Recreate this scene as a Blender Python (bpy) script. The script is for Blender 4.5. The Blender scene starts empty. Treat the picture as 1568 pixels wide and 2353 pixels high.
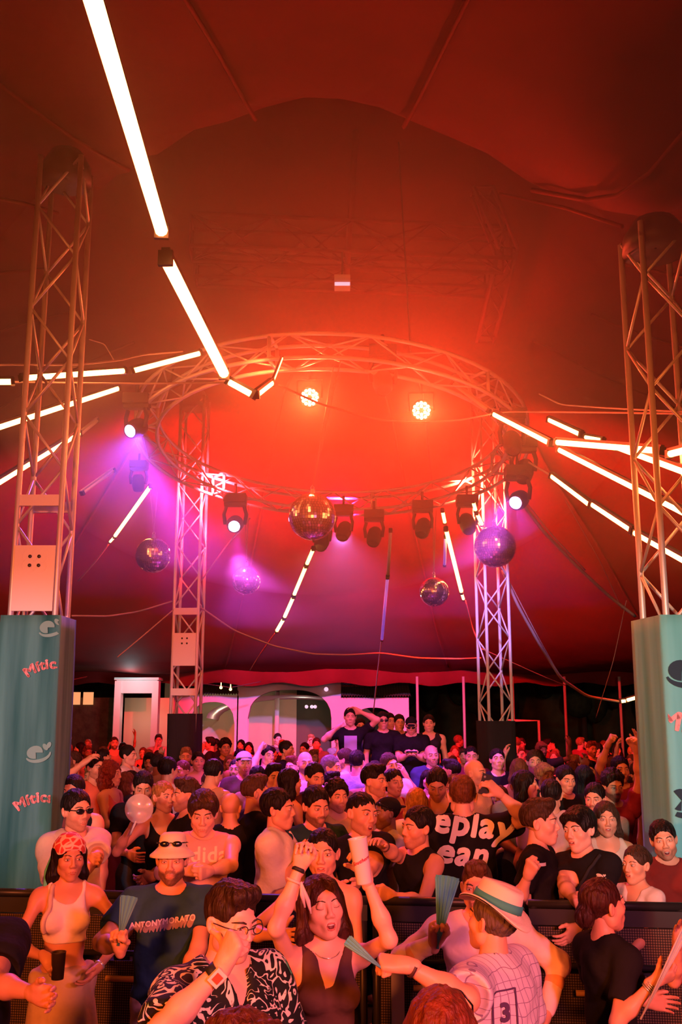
import bpy, math, random
import numpy as np
from mathutils import Vector, Matrix
from mathutils.bvhtree import BVHTree
SC = bpy.context.scene
COL = SC.collection
F_PX = 2250.0; PITCH = math.atan(449/F_PX); CAM_Z = 2.35
# ------------------------------------------------------------------ camera, world, exposure
_c = bpy.data.cameras.new('camera'); CAM = bpy.data.objects.new('camera', _c); COL.objects.link(CAM); SC.camera = CAM
CAM.location = (0, 0, CAM_Z); CAM.rotation_euler = (math.pi/2+PITCH, 0, 0)
_c.sensor_fit = 'VERTICAL'; _c.sensor_height = 36; _c.lens = 36*F_PX/2353; _c.clip_end = 200
_w = bpy.data.worlds.new('night'); SC.world = _w; _w.use_nodes = True
_w.node_tree.nodes['Background'].inputs[0].default_value = (.10, .045, .03, 1); _w.node_tree.nodes['Background'].inputs[1].default_value = .24
SC.view_settings.view_transform = 'Standard'; SC.view_settings.look = 'None'; SC.view_settings.gamma = 1; SC.view_settings.exposure = 0.0
SC.cycles.max_bounces = 3; SC.cycles.diffuse_bounces = 2; SC.cycles.glossy_bounces = 2; SC.cycles.transmission_bounces = 4
SC.cycles.volume_bounces = 0; SC.cycles.transparent_max_bounces = 6; SC.cycles.sample_clamp_indirect = 4
SC.cycles.use_adaptive_sampling = True; SC.cycles.adaptive_threshold = 0.08
SC.cycles.caustics_reflective = False; SC.cycles.caustics_refractive = False
def aim(o, target):
    d = Vector(target)-o.location; o.rotation_euler = d.to_track_quat('-Z', 'Y').to_euler()
def spot(name, loc, target, color, watts, cone=60, soft=.15, blend=.6):
    l = bpy.data.lights.new(name, 'SPOT'); l.color = color; l.energy = watts; l.spot_size = math.radians(cone); l.spot_blend = blend; l.shadow_soft_size = soft
    o = bpy.data.objects.new(name, l); COL.objects.link(o); o.location = tuple(loc); aim(o, tuple(target)); return o
def bulb(name, loc, color, watts, soft=.1):
    l = bpy.data.lights.new(name, 'POINT'); l.color = color; l.energy = watts; l.shadow_soft_size = soft
    o = bpy.data.objects.new(name, l); COL.objects.link(o); o.location = tuple(loc); return o
# stage wash lamps on the front truss over the stage (behind the photographer)
spot('stage_wash_amber', (-3.6, -1.0, 3.25), (-1.0, 6.5, 1.3), (1, .165, .022), 2100, 80, .25)
spot('stage_wash_amber', (1.6, -2.2, 3.25), (1.4, 9.0, 1.3), (1, .17, .022), 1700, 54, .25)
spot('stage_wash_pink', (2.6, -1.2, 3.2), (.3, 4.4, 1.5), (1, .21, .42), 1050, 60, .25)
spot('stage_wash_cool', (-3.3, -1.5, 3.25), (-2.5, 7.6, 2.1), (.35, .85, 1), 950, 17, .1, .8)
spot('stage_wash_cool', (1.5, -1.5, 3.15), (2.75, 6.5, 2.2), (.30, .95, .85), 1300, 24, .1, .8)
# wash lamps hung on the ring truss
spot('ring_beam_violet', (-2.25, 11.05, 5.1), (-.2, 11.8, 1.2), (.60, .05, 1), 1700, 56, .1, .8)
spot('ring_beam_violet', (1.95, 11.2, 4.75), (.3, 12.0, 1.2), (.70, .09, 1), 1500, 56, .1, .8)
spot('ring_wash_violet', (-1.5, 14.0, 4.5), (-.3, 11.2, 1.3), (.85, .10, 1), 900, 56, .12)
spot('ring_wash_magenta', (0, 14.9, 5.0), (.2, 27, 2.3), (.55, .26, 1), 5200, 44, .12)
spot('ring_wash_red', (-1.8, 14, 5.6), (-5, 24, 4.5), (1, .008, .014), 13000, 110, .12)
spot('ring_wash_red', (1.8, 14, 5.6), (6, 24, 4.5), (1, .014, .006), 13000, 110, .12)
spot('ring_wash_crimson', (0, 14.8, 5.4), (0, 22, 5.0), (1, .004, .04), 8000, 100, .12)
spot('ring_wash_uplight', (1.2, 12.0, 6.1), (1.0, 11.0, 9), (1, .012, .006), 160, 140, .3)
spot('ring_wash_amber', (-.9, 9.9, 5.9), (-1.1, 13.5, 4.7), (1, .055, .012), 620, 100, .15, 1.)
spot('ring_wash_lavender', (1.9, 12.2, 5.0), (2.45, 15.5, 3.2), (.42, .26, 1), 800, 30, .1)
# ------------------------------------------------------------------ helpers
PI = math.pi
def V(*a): return np.array(a, dtype=np.float64)
def nrm(v):
    v = np.asarray(v, float); return v / (np.linalg.norm(v) + 1e-12)
def rotx(a): c, s = math.cos(a), math.sin(a); return np.array([[1,0,0],[0,c,-s],[0,s,c]])
def roty(a): c, s = math.cos(a), math.sin(a); return np.array([[c,0,s],[0,1,0],[-s,0,c]])
def rotz(a): c, s = math.cos(a), math.sin(a); return np.array([[c,-s,0],[s,c,0],[0,0,1]])
def frame(z, up=(0,0,1)):
    z = nrm(z); x = np.cross(up, z)
    if np.linalg.norm(x) < 1e-4: x = np.cross((0,1,0), z)
    x = nrm(x); y = np.cross(z, x); return x, y, z
def at(px, py, Y):
    """the place Y metres down the hall that the photograph shows at px, py"""
    dx = (px-784.0)/F_PX; dz = -(py-1176.5)/F_PX
    d = V(dx, math.cos(PITCH)-dz*math.sin(PITCH), math.sin(PITCH)+dz*math.cos(PITCH))
    return V(0,0,CAM_Z) + d*(Y/d[1])

class MB:
    """collects shapes and links them as one mesh object"""
    def __init__(s): s.v=[]; s.f=[]; s.c=[]; s.m=[]; s.n=0; s.smooth=[]
    def add(s, v, f, col=(1,1,1,1), mat=0, smooth=True):
        v = np.asarray(v, float).reshape(-1,3)
        s.v.append(v)
        s.f += [tuple(int(i)+s.n for i in q) for q in f]
        s.m += [mat]*len(f); s.smooth += [smooth]*len(f)
        c = np.asarray(col, float)
        if c.ndim == 1: c = np.tile(c, (len(v),1))
        s.c.append(c); s.n += len(v); return s
    def box(s, c, d, R=None, **k):
        x,y,z = [q/2 for q in d]
        v = np.array([(i*x,j*y,l*z) for i in(-1,1) for j in(-1,1) for l in(-1,1)], float)
        if R is not None: v = v@np.asarray(R).T
        k.setdefault('smooth', False)
        return s.add(v+np.asarray(c,float), [(0,1,3,2),(4,6,7,5),(0,4,5,1),(2,3,7,6),(0,2,6,4),(1,5,7,3)], **k)
    def rod(s, a, b, r, r2=None, n=8, cap=True, **k):
        return s.tube([a,b],[r, r if r2 is None else r2], n, cap, **k)
    def tube(s, pts, rad, n=8, cap=True, **k):
        pts = np.asarray(pts, float)
        if np.isscalar(rad): rad = [rad]*len(pts)
        x = None; V_=[]
        for i,p in enumerate(pts):
            t = nrm(pts[min(i+1,len(pts)-1)]-pts[max(i-1,0)])
            if x is None: x,_y,_z = frame(t)
            x = nrm(x-t*np.dot(x,t)); y = np.cross(t,x)
            for j in range(n):
                a = 2*PI*j/n; V_.append(p+rad[i]*(math.cos(a)*x+math.sin(a)*y))
        f=[]
        for i in range(len(pts)-1):
            for j in range(n):
                a=i*n+j; b=i*n+(j+1)%n; f.append((a,b,b+n,a+n))
        if cap:
            f.append(tuple(range(n))[::-1]); f.append(tuple(range((len(pts)-1)*n,len(pts)*n)))
        return s.add(V_, f, **k)
    def ball(s, c, r, nu=12, nv=8, R=None, **k):
        r = np.ones(3)*r if np.isscalar(r) else np.asarray(r,float)
        v=[(0,0,-1)]
        for i in range(1,nv):
            th=PI*i/nv
            for j in range(nu):
                ph=2*PI*j/nu; v.append((math.sin(th)*math.cos(ph),math.sin(th)*math.sin(ph),-math.cos(th)))
        v.append((0,0,1)); v=np.array(v)*r
        if R is not None: v=v@np.asarray(R).T
        f=[(0,1+(j+1)%nu,1+j) for j in range(nu)]
        for i in range(nv-2):
            for j in range(nu):
                a=1+i*nu+j; b=1+i*nu+(j+1)%nu; f.append((a,b,b+nu,a+nu))
        l=len(v)-1; o=1+(nv-2)*nu
        f+=[(l,o+j,o+(j+1)%nu) for j in range(nu)]
        return s.add(v+np.asarray(c,float), f, **k)
    def lathe(s, prof, n=24, o=(0,0,0), R=None, **k):
        v=[(r*math.cos(2*PI*j/n), r*math.sin(2*PI*j/n), z) for r,z in prof for j in range(n)]
        v=np.array(v)
        if R is not None: v=v@np.asarray(R).T
        f=[(i*n+j,i*n+(j+1)%n,(i+1)*n+(j+1)%n,(i+1)*n+j) for i in range(len(prof)-1) for j in range(n)]
        return s.add(v+np.asarray(o,float), f, **k)
    def mesh(s, name):
        me = bpy.data.meshes.new(name)
        v = np.concatenate(s.v) if s.v else np.zeros((0,3))
        me.vertices.add(len(v)); me.vertices.foreach_set('co', v.astype(np.float32).ravel())
        tot=[len(q) for q in s.f]; st=np.concatenate([[0],np.cumsum(tot)[:-1]]) if tot else []
        idx=[i for q in s.f for i in q]
        me.loops.add(len(idx)); me.loops.foreach_set('vertex_index', np.array(idx,dtype=np.int32))
        me.polygons.add(len(tot)); me.polygons.foreach_set('loop_start', np.array(st,dtype=np.int32))
        try: me.polygons.foreach_set('loop_total', np.array(tot,dtype=np.int32))
        except Exception: pass
        me.polygons.foreach_set('material_index', np.array(s.m,dtype=np.int32))
        me.polygons.foreach_set('use_smooth', np.array(s.smooth,dtype=bool))
        me.update(calc_edges=True)
        ca = me.color_attributes.new('Col','FLOAT_COLOR','POINT')
        c = np.concatenate(s.c).astype(np.float32); ca.data.foreach_set('color', c.ravel())
        return me
    def build(s, name, mats, parent=None, color=None, **tags):
        me = s.mesh(name)
        for m in (mats if isinstance(mats,(list,tuple)) else [mats]): me.materials.append(m)
        return link(name, me, parent, color, **tags)
def link(name, data, parent=None, color=None, **tags):
    o = bpy.data.objects.new(name, data); COL.objects.link(o)
    if parent is not None: o.parent = parent
    if color is not None: o.color = (*color[:3],1)
    for k_,v_ in tags.items(): o['category' if k_=='cat' else k_] = v_
    return o
def empty(name, loc, label, cat, group=None, rz=0):
    o = link(name, None, label=label, cat=cat)
    if group: o['group']=group
    o.location = tuple(loc); o.rotation_euler=(0,0,rz); o.empty_display_size=.1; return o

# ------------------------------------------------------------------ distance-field modelling
class Field:
    def __init__(s): s.ops=[]
    def c(s,a,b,ra,rb=None,k=.03,op='+'):
        s.ops.append(('c',op,k,np.asarray(a,float),np.asarray(b,float),ra,ra if rb is None else rb)); return s
    def e(s,c,r,R=None,k=.03,op='+'):
        r = np.ones(3)*r if np.isscalar(r) else np.asarray(r,float)
        s.ops.append(('e',op,k,np.asarray(c,float),r,R)); return s
    def plane(s,n,p):    # keeps the side the normal points away from
        n=nrm(n); s.ops.append(('p','x',0,n,float(np.dot(n,p)))); return s
    def wave(s,amp,fr,dirs): s.ops.append(('w','w',amp,fr,dirs)); return s
    def dist(s,o,X,Y,Z):
        if o[0]=='c':
            a,b,ra,rb=o[3:7]; ba=b-a; L=float(ba@ba)+1e-12
            x,y,z=X-a[0],Y-a[1],Z-a[2]
            t=np.clip((x*ba[0]+y*ba[1]+z*ba[2])/L,0,1)
            return np.sqrt((x-t*ba[0])**2+(y-t*ba[1])**2+(z-t*ba[2])**2)-(ra+(rb-ra)*t)
        c,r,R=o[3:6]; x,y,z=X-c[0],Y-c[1],Z-c[2]
        if R is not None:
            x,y,z=(R[0,0]*x+R[1,0]*y+R[2,0]*z, R[0,1]*x+R[1,1]*y+R[2,1]*z, R[0,2]*x+R[1,2]*y+R[2,2]*z)
        k0=np.sqrt((x/r[0])**2+(y/r[1])**2+(z/r[2])**2)
        k1=np.sqrt((x/r[0]**2)**2+(y/r[1]**2)**2+(z/r[2]**2)**2)
        return k0*(k0-1)/(k1+1e-9)
    def bb(s,o):
        if o[0]=='c': r=max(o[5],o[6]); return np.minimum(o[3],o[4])-r, np.maximum(o[3],o[4])+r
        r=np.max(o[4]) if o[5] is not None else o[4]; return o[3]-r, o[3]+r
    def value(s,X,Y,Z):
        F=np.full(X.shape,1.0)
        for o in s.ops: F=s.apply(o,F,X,Y,Z)
        return F
    def apply(s,o,F,X,Y,Z):
        if o[0]=='p': return np.maximum(F, X*o[3][0]+Y*o[3][1]+Z*o[3][2]-o[4])
        if o[0]=='w':
            for d,ph in o[4]:
                q=(X*d[0]+Y*d[1]+Z*d[2])*o[3]+ph
                F=F+o[2]*np.sin(q+1.3*np.sin(q*.37+ph*2+X*9))
            return F
        D=s.dist(o,X,Y,Z); k=o[2]
        if o[1]=='-':
            D=-D
            h=np.maximum(k-np.abs(F-D),0)/k; return np.maximum(F,D)+h*h*k/4
        h=np.maximum(k-np.abs(F-D),0)/k; return np.minimum(F,D)-h*h*k/4
    def mesh(s,vox,smooth=1):
        lo=np.min([s.bb(o)[0] for o in s.ops if o[1]=='+'],axis=0)-2.5*vox
        hi=np.max([s.bb(o)[1] for o in s.ops if o[1]=='+'],axis=0)+2.5*vox
        n=np.ceil((hi-lo)/vox).astype(int)+1
        ax=[lo[i]+vox*np.arange(n[i]) for i in range(3)]
        F=np.full(n,1.0,dtype=np.float32)
        for o in s.ops:
            if o[0] in 'pw': sl=(slice(None),)*3
            else:
                a,b=s.bb(o); m=o[2]+2*vox
                i0=np.clip(((a-m-lo)/vox).astype(int),0,n-1); i1=np.clip(((b+m-lo)/vox).astype(int)+2,1,n)
                if np.any(i1<=i0): continue
                sl=tuple(slice(i0[i],i1[i]) for i in range(3))
            X=ax[0][sl[0]][:,None,None]; Y=ax[1][sl[1]][None,:,None]; Z=ax[2][sl[2]][None,None,:]
            F[sl]=s.apply(o,F[sl],X,Y,Z)
        F[0]=F[-1]=1;F[:,0]=F[:,-1]=1;F[:,:,0]=F[:,:,-1]=1
        return nets(F,lo,vox,smooth)
def nets(F,lo,vox,smooth):
    ins=F<0
    nx,ny,nz=F.shape
    cnt=np.zeros((nx-1,ny-1,nz-1),np.float32); P=np.zeros((3,nx-1,ny-1,nz-1),np.float32)
    quads=[]
    for axn in range(3):
        sa=[slice(None)]*3; sb=[slice(None)]*3; sa[axn]=slice(0,-1); sb[axn]=slice(1,None)
        A=F[tuple(sa)]; B=F[tuple(sb)]; cr=(A<0)!=(B<0)
        I=np.argwhere(cr)
        a=A[cr]; b=B[cr]; t=a/(a-b)
        pos=I.astype(np.float32); pos[:,axn]+=t
        o1,o2=[i for i in range(3) if i!=axn]
        for d1 in(0,-1):
            for d2 in(0,-1):
                J=I.copy(); J[:,o1]+=d1; J[:,o2]+=d2
                ok=np.all((J>=0)&(J<np.array(cnt.shape)),axis=1); j=tuple(J[ok].T)
                np.add.at(cnt,j,1)
                for q in range(3): np.add.at(P[q],j,pos[ok][:,q])
        ok=(I[:,o1]>0)&(I[:,o2]>0)&(I[:,o1]<cnt.shape[o1])&(I[:,o2]<cnt.shape[o2])
        I=I[ok]; flip=(a[ok]<0)
        def nb(d1,d2):
            J=I.copy(); J[:,o1]+=d1; J[:,o2]+=d2; return J
        q=np.stack([nb(0,0),nb(-1,0),nb(-1,-1),nb(0,-1)],1)
        if axn==1: flip=~flip
        q[~flip]=q[~flip][:,::-1]
        quads.append(q)
    act=cnt>0; idx=np.full(cnt.shape,-1,np.int64); idx[act]=np.arange(act.sum())
    v=np.stack([P[q][act]/cnt[act] for q in range(3)],1)
    Q=np.concatenate(quads).reshape(-1,3); f=idx[tuple(Q.T)].reshape(-1,4)
    if smooth:
        e=np.concatenate([f[:,[0,1]],f[:,[1,2]],f[:,[2,3]],f[:,[3,0]]])
        for _ in range(smooth):
            s_=np.zeros_like(v); n_=np.zeros(len(v))
            for q in range(3):
                s_[:,q]=np.bincount(e[:,0],v[e[:,1],q],len(v))+np.bincount(e[:,1],v[e[:,0],q],len(v))
            n_=np.bincount(e[:,0],minlength=len(v))+np.bincount(e[:,1],minlength=len(v))
            v=v*.5+.5*s_/n_[:,None]
    return v*vox+lo, f
# ------------------------------------------------------------------ materials
MAT={}
def mat(name, col=(.5,.5,.5), rough=.6, metal=0., emit=None, es=1., bump=None, spec=.5, objcol=False, attr=False, noise=None, alpha=1., trans=0.):
    m=bpy.data.materials.new(name); m.use_nodes=True; nt=m.node_tree; N=nt.nodes; Lk=nt.links
    b=N['Principled BSDF']; b.inputs['Base Color'].default_value=(*col[:3],1); b.inputs['Roughness'].default_value=rough; b.inputs['Metallic'].default_value=metal
    b.inputs['Specular IOR Level'].default_value=spec; b.inputs['Alpha'].default_value=alpha; b.inputs['Transmission Weight'].default_value=trans
    src=None
    if objcol:
        oi=N.new('ShaderNodeObjectInfo'); src=oi.outputs['Color']
    if attr:
        a=N.new('ShaderNodeAttribute'); a.attribute_name='Col'
        mu=N.new('ShaderNodeMix'); mu.data_type='RGBA'; mu.blend_type='MULTIPLY'; mu.inputs[0].default_value=1
        Lk.new(a.outputs['Color'],mu.inputs[6]); Lk.new(src,mu.inputs[7])
        mx=N.new('ShaderNodeMix'); mx.data_type='RGBA'; Lk.new(a.outputs['Alpha'],mx.inputs[0]); Lk.new(a.outputs['Color'],mx.inputs[6]); Lk.new(mu.outputs[2],mx.inputs[7]); src=mx.outputs[2]
    if noise:
        sc,amt=noise; tc=N.new('ShaderNodeTexCoord'); n=N.new('ShaderNodeTexNoise'); n.inputs['Scale'].default_value=sc; n.inputs['Detail'].default_value=3
        Lk.new(tc.outputs['Object'],n.inputs['Vector']); mr=N.new('ShaderNodeMapRange'); mr.inputs[1].default_value=.3; mr.inputs[2].default_value=.7; mr.inputs[3].default_value=1-amt; mr.inputs[4].default_value=1+amt*.4
        Lk.new(n.outputs['Fac'],mr.inputs[0]); mu=N.new('ShaderNodeMix'); mu.data_type='RGBA'; mu.blend_type='MULTIPLY'; mu.inputs[0].default_value=1
        if src: Lk.new(src,mu.inputs[6])
        else: mu.inputs[6].default_value=(*col[:3],1)
        Lk.new(mr.outputs[0],mu.inputs[7]); src=mu.outputs[2]
    if src: Lk.new(src,b.inputs['Base Color'])
    if bump:
        sc,st=bump[:2]; tc=N.new('ShaderNodeTexCoord'); n=N.new('ShaderNodeTexNoise'); n.inputs['Scale'].default_value=sc; n.inputs['Detail'].default_value=2
        if len(bump)>2:
            mp=N.new('ShaderNodeMapping'); mp.inputs['Scale'].default_value=bump[2]; Lk.new(tc.outputs['Object'],mp.inputs[0]); Lk.new(mp.outputs[0],n.inputs['Vector'])
        else: Lk.new(tc.outputs['Object'],n.inputs['Vector'])
        bp=N.new('ShaderNodeBump'); bp.inputs['Strength'].default_value=st; bp.inputs['Distance'].default_value=.02; Lk.new(n.outputs['Fac'],bp.inputs['Height']); Lk.new(bp.outputs[0],b.inputs['Normal'])
    if emit is not None:
        b.inputs['Emission Color'].default_value=(*emit,1); b.inputs['Emission Strength'].default_value=es
    MAT[name]=m; return m
mat('skin',rough=.48,objcol=True,attr=True,bump=(60,.06),spec=.45)
mat('cloth',rough=.9,objcol=True,bump=(16,.45),noise=(9,.12),spec=.08)
mat('hair',rough=.5,objcol=True,bump=(90,.6,(1,1,.18)),noise=(40,.45),spec=.2)
# ------------------------------------------------------------------ hands
def hand_field(pose):
    """wrist at the origin, fingers along +x, thumb side +y, palm facing -z"""
    H=Field(); cur={'relax':(16,26,20),'fist':(80,92,60),'grip':(42,52,34),'open':(4,7,6),'thumb':(82,94,62),'pinch':(50,48,26),'flop':(62,40,20)}[pose]
    kn=[(.088,.030,.0),(.092,.010,.003),(.088,-.011,.002),(.080,-.030,-.002)]
    le=[(.040,.024,.020),(.044,.027,.021),(.040,.025,.020),(.032,.020,.018)]
    for i,k in enumerate(kn):
        H.c((.0,k[1]*.55,0),k,.0165,.0125,k=.016)
    H.c((-.03,0,0),(.02,0,0),.025,.024,k=.02)
    H.e((.05,.0,-.008),(.042,.036,.014),k=.015)
    for i,(k,L) in enumerate(zip(kn,le)):
        p=V(*k); a=0; sp=(1.5-i)*(.09 if pose in('open','relax') else .02); r=[.0098,.0090,.0082,.0068]
        if i==3: r=[q*.88 for q in r]
        for j in range(3):
            a+=math.radians(cur[j]*(1+.07*i if pose!='pinch' else 1+.25*(i>0)))
            q=p+L[j]*V(math.cos(a)*math.cos(sp),math.sin(sp)*abs(math.cos(a)),-math.sin(a))
            H.c(p,q,r[j],r[j+1],k=.004); p=q
    H.e((.032,.026,-.012),(.032,.016,.016),k=.014)
    T={'relax':[(.02,.026,-.010),(.052,.052,-.020),(.078,.060,-.028),(.098,.062,-.034)],
       'open':[(.02,.026,-.006),(.046,.060,-.012),(.066,.082,-.016),(.084,.094,-.018)],
       'fist':[(.02,.026,-.012),(.055,.046,-.030),(.082,.034,-.048),(.092,.012,-.054)],
       'flop':[(.02,.026,-.010),(.052,.048,-.022),(.078,.050,-.036),(.096,.044,-.044)],
       'grip':[(.02,.026,-.012),(.046,.048,-.036),(.064,.046,-.062),(.076,.036,-.082)],
       'pinch':[(.02,.026,-.012),(.052,.046,-.034),(.078,.038,-.052),(.098,.028,-.062)],
       'thumb':[(.02,.026,-.010),(.044,.058,-.016),(.050,.092,-.014),(.048,.124,-.008)]}[pose]
    for j,(a,b) in enumerate(zip(T[:-1],T[1:])): H.c(a,b,[.0145,.0118,.0102][j],[.0118,.0102,.0082][j],k=.008)
    return H
_hands={}
def hand_mesh(pose,vox=.0042):
    if (pose,vox) not in _hands: _hands[pose,vox]=hand_field(pose).mesh(vox,1)
    return _hands[pose,vox]

# ------------------------------------------------------------------ heads
def head_field(f=False, jaw=1.0, fat=0., mouth='closed'):
    H=Field(); j=jaw*(.93 if f else 1)
    H.e((0,.014,.035),(.0745,.092,.083),k=.02)
    H.e((0,-.022,-.022),(.060+fat,.064,.080),k=.03)
    H.c((-.042*j,-.004,-.062),(-.014,-.050,-.094),.026+fat,.019,k=.03)
    H.c((.042*j,-.004,-.062),(.014,-.050,-.094),.026+fat,.019,k=.03)
    H.e((0,-.066,-.097),(.020,.020,.016),k=.02)
    for s in(-1,1):
        H.e((s*.040,-.050,-.022),(.024+fat,.026,.022),k=.025)
        H.e((s*.034,-.097,.010),(.0205,.017,.0125),k=.016,op='-')
        H.e((s*.0315,-.0745,.008),(.0165,.0145,.0125),k=.004)
        H.e((s*.078,.012,-.004),(.009,.018,.031),roty(s*.18)@rotx(-.15)@rotz(-s*.35),k=.008)
        H.e((s*.083,.006,-.004),(.006,.009,.018),k=.006,op='-')
        H.e((s*.0120,-.0935,-.030),(.0082,.010,.0072),k=.010)
    H.c((-.030,-.079,.0275),(.030,-.079,.0275),.0095 if not f else .007,k=.018)
    H.c((0,-.084,.022),(0,-.102,-.023),.0070,.0098,k=.012)
    H.e((0,-.076,-.062),(.028,.020,.022),k=.02)
    if mouth=='open': H.e((0,-.104,-.066),(.017,.022,.013),k=.006,op='-')
    if mouth=='smile': H.e((0,-.104,-.060),(.020,.016,.006),k=.005,op='-')
    return H
SK=(1,1,1,1)
def head_mesh(M, T, vox, f=False, jaw=1., fat=0., mouth='closed', eyes='open', brow=(.05,.03,.02), beard=0., wcol=(.05,.03,.02), buzz=0., lip=(.80,.42,.42), detail=True):
    """adds a head to M; T maps head space to body space"""
    H=head_field(f,jaw,fat,mouth); v,q=H.mesh(vox,1)
    col=np.ones((len(v),4)); x,y,z=v.T
    ns=.5+.5*np.sin(x*310+3*np.sin(z*170))*np.sin(z*290+2*np.sin(y*200))
    if beard>0:
        m=np.clip((-.040+.024*np.clip((y+.045)/.04,0,1)-z-np.clip((.04-np.abs(x)),0,.04)*.2)/.014,0,1)*np.clip((.035-y)/.03,0,1)
        m*=1-np.exp(-((x/.024)**2+((z+.066)/.013)**2)**2)*(y<-.06)*.9
        m=np.maximum(m,((np.abs(x)<.028)&(z<-.040)&(z>-.053)&(y<-.07))*.9)
        m*=beard*(.8+.2*ns); col[:,:3]=col[:,:3]*(1-m[:,None])+np.array(wcol)*m[:,None]
    if buzz>0:
        m=np.clip((z-.058+.9*np.clip(y+.02,-.05,.065))/.012,0,1)*buzz*(.8+.2*ns)
        m=np.maximum(m,np.clip((y-.035)/.02,0,1)*np.clip((z+.045)/.02,0,1)*buzz)
        col[:,:3]=col[:,:3]*(1-m[:,None])+np.array(wcol)*m[:,None]
    ck=np.exp(-(((np.abs(x)-.040)/.02)**2+((z+.028)/.02)**2))*(y<-.04)
    col[:,1]*=1-.10*ck; col[:,2]*=1-.12*ck
    if mouth!='closed':
        m=(y>-.094)&(y<-.06)&(np.abs(x)<(.016 if mouth=='open' else .019))&(np.abs(z+(.066 if mouth=='open' else .060))<(.012 if mouth=='open' else .005))
        col[m]=(.25,.05,.05,0)
    M.add(T(v),q,col=col)
    if not detail: 
        if vox>.0085: return
    def sy(px,pz):
        ys=np.linspace(-.14,-.03,56); F=H.value(np.full(56,px),ys,np.full(56,pz))
        i=np.argmax(F<0); return ys[i] if F[i]<0 else -.07
    def strip(pts,rad,c,out=.001,n=6):
        P=[(a,sy(a,b)-out,b) for a,b in pts]; M.tube(T(np.array(P)),rad,n=n,col=c)
    for s in(-1,1):
        bt=[(s*.012,.024),(s*.024,.0295),(s*.038,.0305),(s*.050,.024)]
        strip(bt,[.0028,.0042,.0038,.0016] if not f else [.0020,.0030,.0026,.0010],(*brow,0),.0012)
        if eyes=='closed':
            strip([(s*(.0315+d),.003-.0045*math.cos(d/.015*PI/2)) for d in(-.015,-.008,0,.008,.015)],.0016,(.06,.03,.03,0),.0005)
        else:
            c0=V(s*.0315,sy(s*.0315,.006)+.0066,.0065)
            M.ball(T(c0[None])[0],(.0150,.0082,.0060 if eyes=='open' else .0042),12,8,R=T.R,col=(.62,.58,.55,0))
            M.ball(T((c0+V(0,-.0042,0))[None])[0],(.0062,.0048,.0058 if eyes=='open' else .004),10,6,R=T.R,col=(.045,.022,.012,0))
            strip([(s*.0165,.0050),(s*.024,.0120),(s*.0335,.0140),(s*.042,.0115),(s*.0480,.0050)],[.0009,.0017,.0019,.0017,.0010],(.05,.025,.02,0),.0005)
            strip([(s*.0180,.0020),(s*.0315,-.0020),(s*.046,.0025)],.0008,(.45,.28,.25,1),.0003)
    if mouth=='closed':
        strip([(-.024,-.0625),(-.012,-.0585),(-.004,-.0570),(0,-.0580),(.004,-.0570),(.012,-.0585),(.024,-.0625)],[.0010,.0036,.0042,.0038,.0042,.0036,.0010],(*lip,1),-.0018)
        strip([(-.023,-.0640),(-.010,-.0685),(0,-.0695),(.010,-.0685),(.023,-.0640)],[.0010,.0044,.0052,.0044,.0010],(*[c*1.05 for c in lip],1),-.0022)
        strip([(-.024,-.0632),(-.010,-.0628),(0,-.0634),(.010,-.0628),(.024,-.0632)],.0009,(.22,.09,.08,0),.0022)
    else:
        o=mouth=='open'; w=.019 if o else .026; t_=.0575 if o else .0555; b_=.0800 if o else .0690; m_=-.066 if o else -.0585
        H2=head_field(f,jaw,fat,'closed'); sy_=sy
        def sy(px,pz):
            ys=np.linspace(-.14,-.03,56); F=H2.value(np.full(56,px),ys,np.full(56,pz)); return ys[np.argmax(F<0)]
        strip([(-w,m_),(-w*.6,-t_+.001),(0,-t_+.002),(w*.6,-t_+.001),(w,m_)],[.0015,.0034,.0038,.0034,.0015],(*lip,1),-.001)
        strip([(-w,m_),(-w*.6,-b_+.002),(0,-b_),(w*.6,-b_+.002),(w,m_)],[.0015,.0040,.0048,.0040,.0015],(*lip,1),-.001)
        strip([(-w*.75,m_+.004),(0,-t_-.0035),(w*.75,m_+.004)],[.002,.0036,.002],(.8,.76,.72,0),-.004)
        if o: M.ball(T(np.array([[0,sy(0,-.07)+.008,-.070]]))[0],(.015,.006,.011),10,8,R=T.R,col=(.16,.03,.03,0))

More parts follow.
